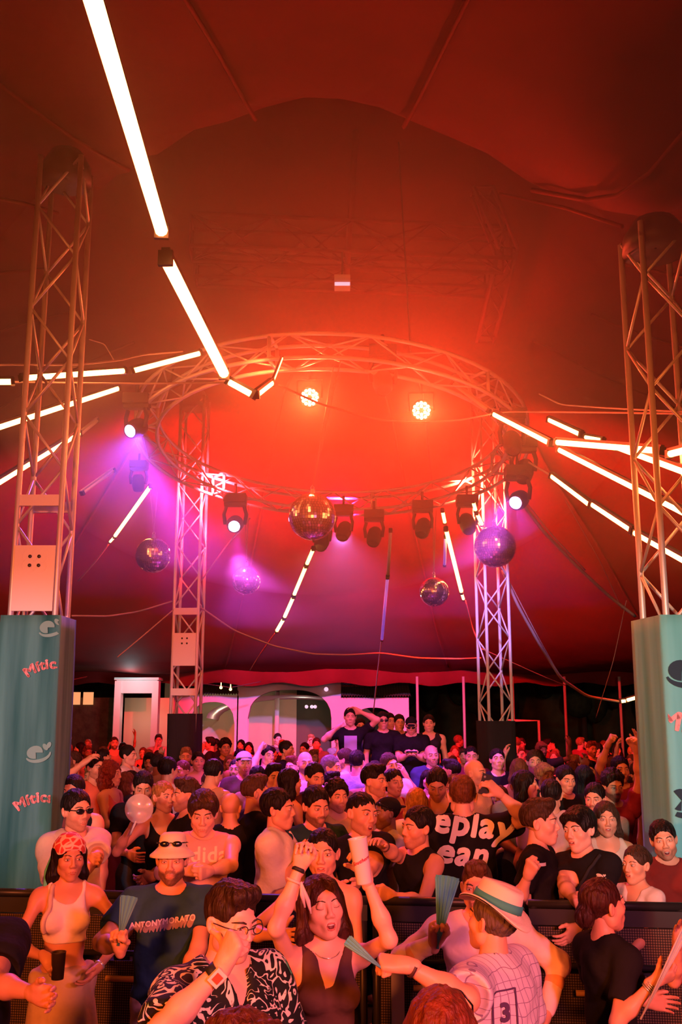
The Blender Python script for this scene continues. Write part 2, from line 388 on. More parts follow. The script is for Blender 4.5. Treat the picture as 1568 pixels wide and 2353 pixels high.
def hair_mesh(style, vox, T, rnd):
    H=Field(); ph=rnd.uniform(0,6)
    if style in('short','quiff','buzz','slick','fade','curly','mop'):
        t={'short':.011,'quiff':.013,'buzz':.004,'slick':.009,'fade':.010,'curly':.022,'mop':.020}[style]
        H.e((0,.018,.040),(.0745+t*(.55 if style in('fade','quiff') else .9),.092+t*.8,.083+t),k=.02)
        if style in('quiff','fade'): H.c((-.035,-.062,.106),(.035,-.060,.108),.024,.026,k=.03); H.e((0,-.01,.112),(.052,.07,.022),k=.03)
        if style=='mop': H.c((-.045,-.070,.075),(.045,-.072,.078),.024,.024,k=.03)
        lo=.032 if style in('fade',) else -.012
        H.plane((0,-1,-.62),(0,-.078,.074)) if style!='mop' else H.plane((0,-1,-.9),(0,-.098,.040))
        H.plane((0,-1,-.05),(0,-.015 if style=='fade' else -.035,0)) if False else None
        # clear the face, temples and ears
        H.e((0,-.085,-.02),(.074,.060,.080),k=.012,op='-')
        for s in(-1,1): H.e((s*.090,-.012,-.030),(.030,.042,.044 if style!='fade' else .072),k=.012,op='-')
        H.e((0,.05,-.115),(.12,.10,.075 if style!='fade' else .105),k=.02,op='-')
        if style=='curly':
            for i in range(70):
                a=rnd.uniform(0,2*PI); b=rnd.uniform(.05,1.55); d=V(math.cos(a)*math.sin(b),math.sin(a)*math.sin(b),math.cos(b))
                if d[1]<-.55 and d[2]<.5: continue
                H.e(V(0,.018,.042)+d*V(.088,.104,.098),rnd.uniform(.012,.020),k=.008)
    elif style in('long','longwavy','bob','blond'):
        H.e((0,.020,.038),(.086,.105,.092),k=.02)
        L={'long':.36,'longwavy':.30,'bob':.17,'blond':.33}[style]
        for s in(-1,1):
            H.c((s*.070,.02,.02),(s*.082,.03,-.10),.030,.034,k=.03)
            H.c((s*.082,.02,-.10),(s*(.098 if style!='bob' else .080),-.045 if style!='bob' else .02,-L*(.82 if style!='bob' else 1)),.032,.022,k=.03)
        H.e((0,.070,-.08-L*.25),(.085,.040,L*.55+.03),k=.04)
        H.e((0,-.100,-.045),(.062,.080,.118),k=.012,op='-')
        H.plane((0,-1,-.5),(0,-.090,.062))
    elif style in('bun','pony','tied'):
        H.e((0,.018,.037),(.0800,.099,.088),k=.02)
        H.e((0,-.095,-.020),(.066,.066,.090),k=.012,op='-')
        for s in(-1,1): H.e((s*.094,-.010,-.040),(.032,.040,.046),k=.012,op='-')
        H.e((0,.035,-.125),(.12,.10,.075),k=.02,op='-')
        if style=='bun': H.e((0,.112,.028),(.046,.042,.044),k=.01)
        if style=='tied': H.e((0,.108,-.030),(.045,.045,.052),k=.02)
        if style=='pony': H.c((0,.10,.04),(0,.15,-.06),.026,.030,k=.02); H.c((0,.15,-.06),(0,.13,-.22),.030,.012,k=.02)
    elif style=='bigcurly':
        H.e((0,.035,.025),(.115,.120,.110),k=.02); H.e((0,.05,-.10),(.125,.085,.10),k=.05)
        for i in range(120):
            a=rnd.uniform(0,2*PI); b=rnd.uniform(.05,2.3); d=V(math.cos(a)*math.sin(b),math.sin(a)*math.sin(b),math.cos(b))
            H.e(V(0,.04,-.01)+d*V(.118,.115,.135),rnd.uniform(.014,.026),k=.008)
        H.e((0,-.110,-.035),(.064,.095,.098),k=.012,op='-')
    a=.0016 if vox<.008 else 0
    if a: H.wave(a,230 if style not in('long','bob','blond','longwavy') else 190,[((1,.25,.1),ph),((.8,-.5,.15),ph+2)])
    v,q=H.mesh(vox,1); return T(v),q

# ------------------------------------------------------------------ whole people
def ik(S,W,L1,L2,hint):
    d=W-S; D=np.linalg.norm(d); D2=min(max(D,abs(L1-L2)+.02),(L1+L2)*.995); u=d/(D+1e-9); W=S+u*D2
    a=(L1*L1-L2*L2+D2*D2)/(2*D2); h=math.sqrt(max(L1*L1-a*a,0))
    n=np.asarray(hint,float)-u*np.dot(hint,u); n=nrm(n); return S+u*a+n*h, W
class Rig: pass
def rig(sex='m', lean=0, side=0, twist=0, hy=0, hp=0, hr=0, build=1.0, bend=0):
    """joints of a 1.75 m figure facing -Y; angles in degrees; +X is the figure's left"""
    g=Rig(); r=math.radians; g.f=sex=='f'; g.b=build
    g.P=V(0,0,.95); g.Rt=rotz(r(twist))@rotx(r(lean))@roty(r(side))
    g.t=lambda p:g.P+g.Rt@(np.asarray(p,float)-g.P)
    g.NB=g.t((0,.012,1.465)); g.Rh=rotz(r(hy))@rotx(r(hp))@roty(r(hr))
    g.HC=g.NB+g.Rt@V(0,.004,.045)+g.Rh@V(0,-.016,.105)
    sw=.150 if g.f else .178
    g.S={s:g.t((s*sw*(.5+.5*build),.012,1.408)) for s in(-1,1)}
    g.hip={s:V(s*.088,0,.93) for s in(-1,1)}
    return g
def torso(F,g,inf=0.,k=.045,ab=0.,waist=1.):
    Rt=g.Rt; b=g.b; t=g.t
    if g.f:
        F.e(t((0,.004,1.30)),(.128*b+inf,.092*b+inf,.16+inf),Rt,k=k)
        F.e(t((0,.012,1.385)),(.135*b+inf,.070+inf,.075+inf),Rt,k=k)
        for s in(-1,1): F.e(t((s*.068*b,-.074*b,1.285)),(.058+inf,.052+inf,.056+inf),Rt,k=.03)
        F.e(t((0,.0,1.13)),(.112*b*waist+inf+ab,.082*b+inf+ab,.13+inf),Rt,k=k)
        F.e(t((0,.008,.965)),(.158*b+inf,.112*b+inf,.115+inf),None,k=k)
    else:
        F.e(t((0,.004,1.30)),(.150*b+inf,.106*b+inf,.17+inf),Rt,k=k)
        F.e(t((0,.008,1.375)),(.163*b+inf,.086+inf,.085+inf),Rt,k=k)
        for s in(-1,1): F.e(t((s*.072*b,-.066*b,1.325)),(.072+inf,.040+inf,.055+inf),Rt,k=.04)
        F.e(t((0,-.006*b,1.12)),(.138*b+inf+ab,.100*b+inf+ab,.15+inf),Rt,k=k)
        F.e(t((0,.005,.96)),(.152*b+inf,.112*b+inf,.12+inf),None,k=k)
    for s in(-1,1): F.c(t((s*.03,.018,1.463)),g.S[s]+g.Rt@V(0,0,.004),.042+inf*.6,(.040 if g.f else .050)+inf,k=.04)
def arm(F,g,s,inf=0.,u=1.,k=.03,fore=False,flare=0.):
    m=(.80 if g.f else 1.)*(.6+.4*g.b); S,E,W=g.S[s],g.E[s],g.W[s]
    F.c(S,S+(E-S)*min(u,1.),.050*m+inf,(.050-.012*min(u,1))*m+inf+flare,k=k)
    F.e(S+(E-S)*.12,(.053*m+inf),k=k)
    if fore:
        F.c(E,E+(W-E)*.35,.037*m+inf,.042*m+inf,k=.03); F.c(E+(W-E)*.35,W,.041*m+inf,.0245*(.88 if g.f else 1)+inf,k=.03)
def legs(F,g,inf=0.,to=1.,k=.03):
    for s in(-1,1):
        h=g.hip[s]; kn=g.K[s]; an=g.A[s]
        F.c(h,h+(kn-h)*min(1,to*2),.088+inf,(.088-.03*min(1,to*2))+inf,k=k)
        if to>.5: F.c(kn,kn+(an-kn)*min(1,to*2-1),.056+inf,.056-.014*min(1,to*2-1)+inf,k=k)
class TF:
    def __init__(s,o,R): s.o=np.asarray(o,float); s.R=np.asarray(R,float)
    def __call__(s,v): return np.asarray(v,float)@s.R.T+s.o
COUNT=[0]; HTS=[]
def person(label, px, py, Y, sex='m', yaw=0, lean=0, side=0, twist=0, hy=0, hp=0, hr=0, build=1.0,
           R=None, L=None, Rh='relax', Lh='relax', Rel=None, Lel=None, Rn=None, Ln=None, Rd=None, Ld=None,
           skin=(.62,.36,.25), hair='short', hcol=(.03,.018,.012), top='tee', tcol=(.02,.02,.022), tname=None, tmat=None,
           bottom='trousers', bcol=(.05,.05,.07), hero=0, group=None, hs=1.0, neck=None, sleeve=.55, loose=0., h=None, floor=0., cat='person', **face):
    """head top shown at px,py and Y metres away; R is the figure's right arm (image left when it faces us)"""
    COUNT[0]+=1; rnd=random.Random(COUNT[0]*7+1)
    g=rig(sex,lean,side,twist,hy,hp,hr,build); top_z=g.HC[2]+.117
    P=at(px,py,Y); cap=(1.79 if sex=='f' else 1.86)*top_z/1.735; kY=1.
    if h is None and floor==0 and P[2]>cap: kY=(CAM_Z-cap)/(CAM_Z-P[2]); P=at(px,py,Y*kY)
    s=(P[2]-floor)/top_z if h is None else h/1.735
    yw=math.radians(yaw); Rz=rotz(yw)
    base=V(P[0],P[1],P[2]-top_z*s)-Rz@V(g.HC[0],g.HC[1],0)*s
    toloc=lambda w:(Rz.T@(np.asarray(w)-base))/s
    g.E={};g.W={}
    pre={'down':lambda q:g.S[q]+V(q*.10,-.03,-.53),'front':lambda q:g.t((q*.10,-.33,1.12)),'chest':lambda q:g.t((q*.03,-.26,1.22)),
         'up':lambda q:g.S[q]+V(q*.10,-.10,.50),'belly':lambda q:g.t((q*.04,-.24,1.05)),'wave':lambda q:g.S[q]+V(q*.22,-.18,.30),
         'fwd':lambda q:g.S[q]+V(-q*.02,-.50,-.02),'rail':lambda q:g.t((q*.16,-.40,1.08)),'hang':lambda q:g.S[q]+V(q*.06,.03,-.54),'face':lambda q:g.HC+V(q*.05,-.15,-.10)}
    for q,spec,el in((-1,R,Rel),(1,L,Lel)):
        if spec is None: spec='down'
        W=pre[spec](q) if isinstance(spec,str) else toloc(at(spec[0],spec[1],spec[2]*kY))
        hint=V(q*.55,.45,-.8) if el is None else Rz.T@V(*el)
        g.E[q],g.W[q]=ik(g.S[q],W,.285,.255,hint)
    g.K={q:V(q*.105,-.02+rnd.uniform(-.05,.02),.50) for q in(-1,1)}; g.A={q:V(q*.12,.03,.085) for q in(-1,1)}
    g.Wd=g.W
    # body: one mesh
    vox={2:.010,1:.0135,0:.020}[hero]/1.
    B=Field(); torso(B,g); 
    for q in(-1,1): arm(B,g,q,fore=True)
    legs(B,g)
    for q in(-1,1): B.c(g.A[q]+V(0,.02,-.03),g.A[q]+V(0,-.13,-.05),.035,.028,k=.02)
    nr=(.046 if g.f else .056)
    B.c(g.NB+g.Rt@V(0,.01,-.05),g.HC+g.Rh@V(0,.018,-.055),nr+.004,nr,k=.03)
    M=MB(); v,f=B.mesh(vox,2); M.add(v,f,col=SK)
    TH=TF(g.HC,g.Rh*hs)
    head_mesh(M,TH,{2:.0036,1:.0048,0:.009}[hero],f=g.f,detail=hero>0,**face)
    for q,hd,n_,d_ in((-1,Rh,Rn,Rd),(1,Lh,Ln,Ld)):
        fd=nrm(g.W[q]-g.E[q])
        if d_ is not None: fd=nrm(Rz.T@V(*d_))
        pn=V(-q*.8,-.25,.0) if n_ is None else Rz.T@V(*n_)
        pn=nrm(pn-fd*np.dot(pn,fd)); z=-pn; x=fd; y=np.cross(z,x)
        # thumb side: the figure's right hand has +y = z x x ; mirror for the left
        hv,hf=hand_mesh(hd,{2:.0042,1:.0055,0:.009}[hero])
        hv=hv.copy(); 
        if q==1: hv[:,1]*=-1; hf=hf[:,::-1]
        if q==-1: pass
        hsz=.93 if g.f else 1.04
        M.add(g.W[q]+hsz*(hv[:,:1]*x+hv[:,1:2]*y+hv[:,2:3]*z),hf,col=SK)
        if q==-1: g.handR=(g.W[q],x,y,z)
        else: g.handL=(g.W[q],x,y,z)
    for a_ in range(len(M.v)): M.v[a_]=M.v[a_]*s
    o=M.build('person',MAT['skin'],None,skin,label=label,cat=cat)
    if group: o['group']=group
    HTS.append((round(s*1.735,2),round(base[2],2),label[:50])); o.location=tuple(base); o.rotation_euler=(0,0,yw)
    def child(name,v,f,mat,col,smooth=True,cc=SK):
        m=MB(); m.add(np.asarray(v)*s,f,col=cc); return m.build(name,mat,o,col)
    # clothing
    if top:
        C=Field(); nk=neck or {'tee':'crew','tank':'scoop','cami':'deep','shirt':'v','crop':'scoop','polo':'v','long':'crew','vneck':'vdeep'}[top]
        inf=.013+loose
        if top in('tank','cami','crop','vneck'): inf=.009+loose
        torso(C,g,inf,k=.05,ab=.010+loose*.6 if top in('tee','shirt','polo','long') else 0,waist=1.)
        if top in('tee','shirt','polo','long'):
            sl=1.0 if top=='long' else sleeve
            for q in(-1,1):
                arm(C,g,q,inf+.002,u=sl,flare=.010+.5*loose)
                if top=='long': C.c(g.E[q],g.E[q]+(g.W[q]-g.E[q])*.9,.045+inf*.5,.034+inf*.5,k=.03)
                else: 
                    e=g.S[q]+(g.E[q]-g.S[q])*sl
                    # sleeve opening: trimmed square to the arm
                    n_=nrm(g.E[q]-g.S[q]); C.e(e+n_*.085,(.092,.092,.079),np.array(frame(n_)).T,k=.006,op='-')
            C.plane((0,0,-1),(0,0,.875 if top!='shirt' else .86))
        else:
            for q in(-1,1): 
                a=g.S[q]+g.Rt@V(q*.045,-.005,.0)
                C.c(a+g.Rt@V(0,0,-.02),a+g.Rt@V(-q*(.030 if top=='tank' else .045),0,.08),.062,.045,k=.012,op='-')
                if top in('cami','vneck','crop'): C.e(g.t((q*.165,-.02,1.40)),(.060,.14,.11),g.Rt,k=.02,op='-')
            C.plane((0,0,-1),(0,0,1.165 if top=='crop' else .90))
        nb=g.NB
        if nk=='crew': C.c(nb+g.Rt@V(0,-.012,-.002),nb+g.Rt@V(0,-.035,.12),nr+.018,nr+.05,k=.008,op='-')
        elif nk=='v':
            C.c(nb+g.Rt@V(0,-.012,-.002),nb+g.Rt@V(0,-.03,.12),nr+.018,nr+.05,k=.008,op='-'); C.c(nb+g.Rt@V(0,-.09,-.02),nb+g.Rt@V(0,-.145,-.13),.04,.008,k=.01,op='-')
        elif nk=='scoop': C.e(nb+g.Rt@V(0,-.06,.0),(.085,.11,.095),g.Rt,k=.012,op='-'); C.c(nb,nb+g.Rt@V(0,0,.12),nr+.035,nr+.07,k=.008,op='-')
        elif nk=='deep': C.e(nb+g.Rt@V(0,-.05,.02),(.105,.17,.15),g.Rt,k=.015,op='-'); C.e(nb+g.Rt@V(0,.08,.02),(.10,.09,.14),g.Rt,k=.015,op='-')
        elif nk=='vdeep':
            C.c(nb,nb+g.Rt@V(0,0,.12),nr+.04,nr+.09,k=.008,op='-')
            C.c(nb+g.Rt@V(0,-.11,.02),nb+g.Rt@V(0,-.17,-.26),.085,.006,k=.012,op='-')
        if hero: C.wave(.0022 if hero==2 else .0018,46,[((.5,.3,1),rnd.uniform(0,6)),((-.7,.2,.8),rnd.uniform(0,6))])
        v,f=C.mesh({2:.0085,1:.012,0:.018}[hero],1)
        nm=tname or {'tee':'t_shirt','tank':'tank_top','cami':'camisole','shirt':'shirt','crop':'crop_top','polo':'polo_shirt','long':'long_sleeved_shirt','vneck':'v_neck_top'}[top]

        sh=child(nm,v,f,MAT[tmat or 'cloth'],tcol); g.shirt=sh
    if bottom:
        C=Field()
        if bottom=='skirt':
            C.e((0,.005,.98),(.168,.125,.10),k=.04); C.c((0,0,.95),(0,0,.30),.15,.27,k=.06); C.plane((0,0,1),(0,0,1.03)); C.plane((0,0,-1),(0,0,.12)); C.wave(.009,30,[((1,.4,.12),1.),((.6,-.7,.2),2.)])
        else:
            C.e((0,.005,.96),(.165,.122,.12),k=.03); legs(C,g,.016,to={'shorts':.42,'trousers':.97,'denim':.97}[bottom]); C.plane((0,0,1),(0,0,1.04))
            if hero: C.wave(.002,40,[((.3,.3,1),1.),((-.7,.2,.8),2.)])
        v,f=C.mesh({2:.013,1:.018,0:.026}[hero],1); g.bot=child({'skirt':'skirt','shorts':'shorts'}.get(bottom,'trousers'),v,f,MAT['cloth'],bcol)
    if hair:
        v,f=hair_mesh(hair,{2:.0042,1:.0055,0:.010}[hero],TH,rnd); child('hair',v,f,MAT['hair'],hcol)
    g.s=s; g.obj=o; g.TH=TF(g.HC*s,g.Rh*hs*s); g.base=base; g.Rz=Rz
    g.world=lambda p:base+Rz@(np.asarray(p,float)*s)
    g.head=lambda v:g.TH(v)
    return g
# ------------------------------------------------------------------ materials of the place
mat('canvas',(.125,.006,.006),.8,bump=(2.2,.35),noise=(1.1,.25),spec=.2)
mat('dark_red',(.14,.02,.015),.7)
mat('seam_haze_red',(.15,.009,.008),.75,spec=.2)
mat('ground',(.05,.04,.04),.9,bump=(8,.3),noise=(2,.3))
mat('alu',(.62,.60,.60),.42,metal=.35,spec=.5)
mat('alu_far',(.70,.66,.66),.5,metal=.15)
mat('black',(.012,.011,.012),.55)
mat('blackcloth',(.016,.013,.018),.9,bump=(5,.6,(3,3,.3)))
mat('darkmetal',(.03,.028,.028),.4,metal=.3,spec=.5)
mat('cable',(.42,.30,.28),.6)
mat('cable_dark',(.06,.04,.04),.6)
mat('amber_tube',(.9,.8,.7),.4,emit=(1,.24,.056),es=25)
mat('amber_tube_small',(.9,.8,.7),.4,emit=(1,.40,.09),es=14)
mat('violet_lit_tube',(.8,.7,.9),.4,emit=(.30,.10,.75),es=.55)  # faint emission stands in for violet light falling on an unlit tube
mat('dead_tube',(.75,.60,.55),.35)
mat('red_led',(.9,.7,.7),.4,emit=(1,.09,.03),es=300)
mat('violet_led',(.9,.8,.9),.4,emit=(.45,.22,1),es=30)
mat('magenta_led',(.9,.8,.9),.4,emit=(.75,.32,1),es=60)
mat('pale_lamp',(.9,.8,.9),.4,emit=(.9,.55,.75),es=1.1)
mat('mirror',(.92,.82,.90),.13,metal=.88,spec=.5)
mat('wall',(.72,.60,.62),.85,bump=(5,.1))
mat('roof_tile',(.10,.05,.04),.8)
mat('leaf',(.035,.045,.02),.8,bump=(6,1.),noise=(5,.6))
mat('post',(.30,.24,.22),.6)
mat('cream_room',(.75,.66,.50),.8)
mat('green_room',(.14,.17,.12),.8)
mat('kiosk',(.78,.82,.82),.6)
mat('straw',(.80,.68,.52),.75,bump=(60,.15,(1,1,6)),spec=.3)
mat('whitepaint',(.80,.78,.78),.6,objcol=False)
mat('cup',(.86,.74,.74),.3,alpha=.82)
mat('clearcup',(.8,.7,.6),.15,alpha=.45)
mat('plain',rough=.6,objcol=True)
mat('gloss',rough=.18,objcol=True,spec=.6)
mat('silver',(.75,.72,.72),.3,metal=.7)
mat('print',rough=.8,objcol=True,spec=.2)
def mat_nodes(name,fn,rough=.8,spec=.3):
    m=bpy.data.materials.new(name); m.use_nodes=True; b=m.node_tree.nodes['Principled BSDF']; b.inputs['Roughness'].default_value=rough; b.inputs['Specular IOR Level'].default_value=spec
    fn(m.node_tree,m.node_tree.nodes,m.node_tree.links,b); MAT[name]=m
def _perf(nt,N,Lk,b):     # black steel sheet with rows of punched holes over bronze gauze
    tc=N.new('ShaderNodeTexCoord'); vo=N.new('ShaderNodeTexVoronoi'); vo.inputs['Scale'].default_value=70; vo.inputs['Randomness'].default_value=0
    Lk.new(tc.outputs['Object'],vo.inputs['Vector']); r=N.new('ShaderNodeValToRGB'); r.color_ramp.elements[0].position=.30; r.color_ramp.elements[0].color=(.16,.10,.06,1); r.color_ramp.elements[1].position=.42; r.color_ramp.elements[1].color=(.012,.010,.010,1)
    Lk.new(vo.outputs['Distance'],r.inputs[0]); Lk.new(r.outputs[0],b.inputs['Base Color'])
mat_nodes('perforated',_perf,.5)
def _banner(nt,N,Lk,b):   # printed mesh banner, dark teal with pale vertical wear
    tc=N.new('ShaderNodeTexCoord'); mp=N.new('ShaderNodeMapping'); mp.inputs['Scale'].default_value=(7,7,.5); n=N.new('ShaderNodeTexNoise'); n.inputs['Scale'].default_value=1; n.inputs['Detail'].default_value=4
    Lk.new(tc.outputs['Object'],mp.inputs[0]); Lk.new(mp.outputs[0],n.inputs['Vector']); r=N.new('ShaderNodeValToRGB')
    r.color_ramp.elements[0].position=.35; r.color_ramp.elements[0].color=(.016,.14,.15,1); r.color_ramp.elements[1].position=.72; r.color_ramp.elements[1].color=(.10,.36,.37,1)
    Lk.new(n.outputs['Fac'],r.inputs[0]); Lk.new(r.outputs[0],b.inputs['Base Color']); bp=N.new('ShaderNodeBump'); bp.inputs['Strength'].default_value=.5; bp.inputs['Distance'].default_value=.03; Lk.new(n.outputs['Fac'],bp.inputs['Height']); Lk.new(bp.outputs[0],b.inputs['Normal'])
mat_nodes('banner_teal',_banner)
def _banner2(nt,N,Lk,b):
    tc=N.new('ShaderNodeTexCoord'); mp=N.new('ShaderNodeMapping'); mp.inputs['Scale'].default_value=(5,5,.4); n=N.new('ShaderNodeTexNoise'); n.inputs['Scale'].default_value=1; n.inputs['Detail'].default_value=3
    Lk.new(tc.outputs['Object'],mp.inputs[0]); Lk.new(mp.outputs[0],n.inputs['Vector']); r=N.new('ShaderNodeValToRGB')
    r.color_ramp.elements[0].position=.35; r.color_ramp.elements[0].color=(.08,.42,.42,1); r.color_ramp.elements[1].position=.65; r.color_ramp.elements[1].color=(.18,.60,.62,1)
    Lk.new(n.outputs['Fac'],r.inputs[0]); Lk.new(r.outputs[0],b.inputs['Base Color']); bp=N.new('ShaderNodeBump'); bp.inputs['Strength'].default_value=.4; bp.inputs['Distance'].default_value=.03; Lk.new(n.outputs['Fac'],bp.inputs['Height']); Lk.new(bp.outputs[0],b.inputs['Normal'])
mat_nodes('banner_pale',_banner2)

def struct(name,mb,m,**k):
    o=mb.build(name,m,None,**k); o['kind']='structure'; return o
# ------------------------------------------------------------------ floor and tent
m=MB(); m.add([(-30,-8,0),(30,-8,0),(30,60,0),(-30,60,0)],[(0,1,2,3)],smooth=False); struct('floor',m,MAT['ground'])
TOPS=((at(86,1241,7.6)[0],7.8,at(784,372,7.7)[2]+.22),(at(1575,1241,7.3)[0],7.5,at(784,525,7.4)[2]+.22),(-2.27,14.6,7.3),(2.25,14.6,7.3))
def roof_z(x,y):
    # king poles at y 7.4 and 15; canvas falls to the eaves
    def fall(t,a): return a*t
    ax=abs(x+.1); d=max(ax-2.9,0)
    if y<7.4: z=7.35-.10*(7.4-y)
    elif y<15: z=7.35
    else:
        t=min((y-15)/10.5,1); z=7.35-4.1*t+.55*math.sin(t*PI)*-1*.6
    z-=d*.28*(1-.3*min(max((y-7.4)/12,0),1)); z=max(z,3.25) if y<25.6 else z
    r=math.hypot(x+.1,(y-10.5)*1.0); q=min(max((3.0-r)/1.0,0),1); q=q*q*(3-2*q); z+=1.75*q*(1 if y<17 else 0)
    z+=.05*math.sin(x*1.9+y*.3)+.04*math.sin(y*1.3+x*.5)
    for tx,ty,tz in TOPS:
        e=math.hypot(x-tx,y-ty); z+=(tz-z)*math.exp(-(e/1.0)**2)
    return z
m=MB(); xs=np.linspace(-15,15,91); ys=np.linspace(-8,25.5,101)
v=[(x,y,roof_z(x,y)) for y in ys for x in xs]; n=len(xs)
f=[(j*n+i,j*n+i+1,(j+1)*n+i+1,(j+1)*n+i) for j in range(len(ys)-1) for i in range(n-1)]
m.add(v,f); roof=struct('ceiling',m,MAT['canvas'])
m=MB()
for k in range(16):       # sewn seams running out from the cupola
    a=2*PI*(k+.5)/16; pts=[]
    for r in np.linspace(3.3,17,44):
        x,y=-.1+r*math.cos(a),10.9+r*math.sin(a)
        if -8<y<25.3 and abs(x)<14.8: pts.append((x,y,roof_z(x,y)-.06))
    if len(pts)>2: m.tube(pts,.022,n=4)
struct('trim_1',m,MAT['seam_haze_red'])
# hanging valance at the back eaves
m=MB(); pts=[]
for i,x in enumerate(np.linspace(-15,15,121)):
    y=25.5+.10*math.sin(x*5); pts+= [(x,25.5,3.32),(x,y,3.05),(x,y+.05,2.93+.05*math.cos(x*4))]
f=[(3*i+j,3*i+j+1,3*i+j+4,3*i+j+3) for i in range(120) for j in range(2)]
m.add(pts,f); struct('trim_2',m,MAT['canvas'])
# ------------------------------------------------------------------ trusses
def seg_truss(m,A,B,ux,uy,w,r=.024,rb=.011,cell=.5,flip=0):
    """box truss from A to B with cross-section axes ux, uy"""
    A=np.asarray(A,float);B=np.asarray(B,float);L=np.linalg.norm(B-A);n=max(1,int(round(L/cell)))
    cs=[(-1,-1),(1,-1),(1,1),(-1,1)]; P=lambda t,c:A+(B-A)*t+(np.asarray(ux)*c[0]+np.asarray(uy)*c[1])*w/2
    for c in cs: m.rod(P(0,c),P(1,c),r,n=7)
    for i in range(n):
        for k in range(4):
            c0,c1=cs[k],cs[(k+1)%4]
            if (i+k+flip)%2: c0,c1=c1,c0
            m.rod(P(i/n,c0),P((i+1)/n,c1),rb,n=5)
    for t in(0,1):
        for k in range(4): m.rod(P(t,cs[k]),P(t,cs[(k+1)%4]),rb*1.2,n=5)
def braces(m,A,B,ux,uy,w,rb,cell,flip): pass
def tower(px,py,Y,zt,w,label,yaw=0,r=.024,material='alu'):
    P=at(px,py,Y); o=empty('truss_tower',(P[0],P[1]+w/2,0),label,'truss tower','truss towers carrying the tent',math.radians(yaw))
    m=MB()
    for sx in(-1,1):
        for sy in(-1,1): m.rod((sx*w/2,sy*w/2,.05),(sx*w/2,sy*w/2,zt),r,n=8)
    m.build('main_chords',MAT[material],o)
    m=MB(); n=int(zt/.46); cs=[(-1,-1),(1,-1),(1,1),(-1,1)]
    for i in range(n):
        for k in range(4):
            a,b=cs[k],cs[(k+1)%4]
            if (i+k)%2:a,b=b,a
            m.rod((a[0]*w/2,a[1]*w/2,.1+i*zt/n*.985),(b[0]*w/2,b[1]*w/2,.1+(i+1)*zt/n*.985),r*.52,n=6)
    m.build('diagonal_braces',MAT[material],o)
    m=MB(); m.box((0,0,.03),(w*2.2,w*2.2,.06)); m.build('base_plate',MAT['darkmetal'],o)
    m=MB(); m.lathe([(.01,zt+.16),(w*.40,zt+.12),(w*.62,zt-.02),(w*.64,zt-.16),(.01,zt-.12)],16); m.build('head_cap',MAT['black'],o)
    return o,P
def plate(o,w,z0,z1,clover=True,mats='alu_far'):
    m=MB(); yb=-w/2-.03
    m.box((0,yb,(z0+z1)/2),(w*.92,.025,z1-z0)); q=m.build('sleeve_plate',MAT[mats],o)
    if clover:
        c=MB(); zc=z1-.24*(z1-z0); rr=w*.17
        for a in range(4):
            c.lathe([(0,-.012),(rr,-.012),(rr,.0),],16,o=(math.cos(PI/4+a*PI/2)*rr*.9,yb-.014,zc+math.sin(PI/4+a*PI/2)*rr*.9),R=rotx(PI/2))
        c.build('clover_cutout_pattern',MAT['whitepaint'],q)
        c=MB()
        for a in range(4): c.ball((math.cos(PI/4+a*PI/2)*rr*.85,yb-.018,zc+math.sin(PI/4+a*PI/2)*rr*.85),(.014,.006,.014))
        c.build('bolt_heads',MAT['darkmetal'],q)
def zat(py,Y): return at(784,py,Y)[2]
WL=.345
TL,PL=tower(86,1241,7.6,zat(372,7.7),WL,'tall pale aluminium truss tower wrapped in the dark teal banner',0)
plate(TL,WL,zat(1405,7.6),zat(1255,7.6)); 
for yy_,zz_ in((-WL/2,zat(1150,7.6)),(WL/2,zat(1150,7.9)-.05)): m=MB(); m.box((0,yy_,zz_),(WL,.03,.09)); m.build('cross_bar',MAT['alu_far'],TL)
TR,PR=tower(1575,1241,7.3,zat(525,7.4),.42,'tall truss tower at the right edge wrapped in the pale banner',6,r=.026)
BL,PBL=tower(430,1400,14.4,7.05,.36,'slim truss tower nearer the teal banner, black cloth round its foot',-4,material='alu_far')
plate(BL,.36,zat(1530,14.4),zat(1455,14.4))
for py in(1405,1590): m=MB(); m.box((0,-.2,zat(py,14.4)),(.36,.03,.10)); m.build('cross_bar',MAT['alu_far'],BL)
BR,PBR=tower(1137,1400,14.4,7.05,.36,'slim lavender-lit truss tower below the violet-topped mirror ball, black cloth round its foot',14,material='alu_far')
for o,zt,w in((BL,zat(1640,14.4),.44),(BR,zat(1657,14.2),.46)):
    m=MB(); n=28; prof=[0,.5,1.,1.5,zt]
    v=[]
    for z in prof:
        for i in range(n):
            a=2*PI*i/n; q=1/max(abs(math.cos(a)),abs(math.sin(a))); k=w/2*q*(1+.03*math.sin(a*9+z*2))
            v.append((k*math.cos(a),k*math.sin(a),z))
    f=[(i*n+j,i*n+(j+1)%n,(i+1)*n+(j+1)%n,(i+1)*n+j) for i in range(4) for j in range(n)]
    m.add(v,f); m.build('black_cloth_wrap',MAT['blackcloth'],o)
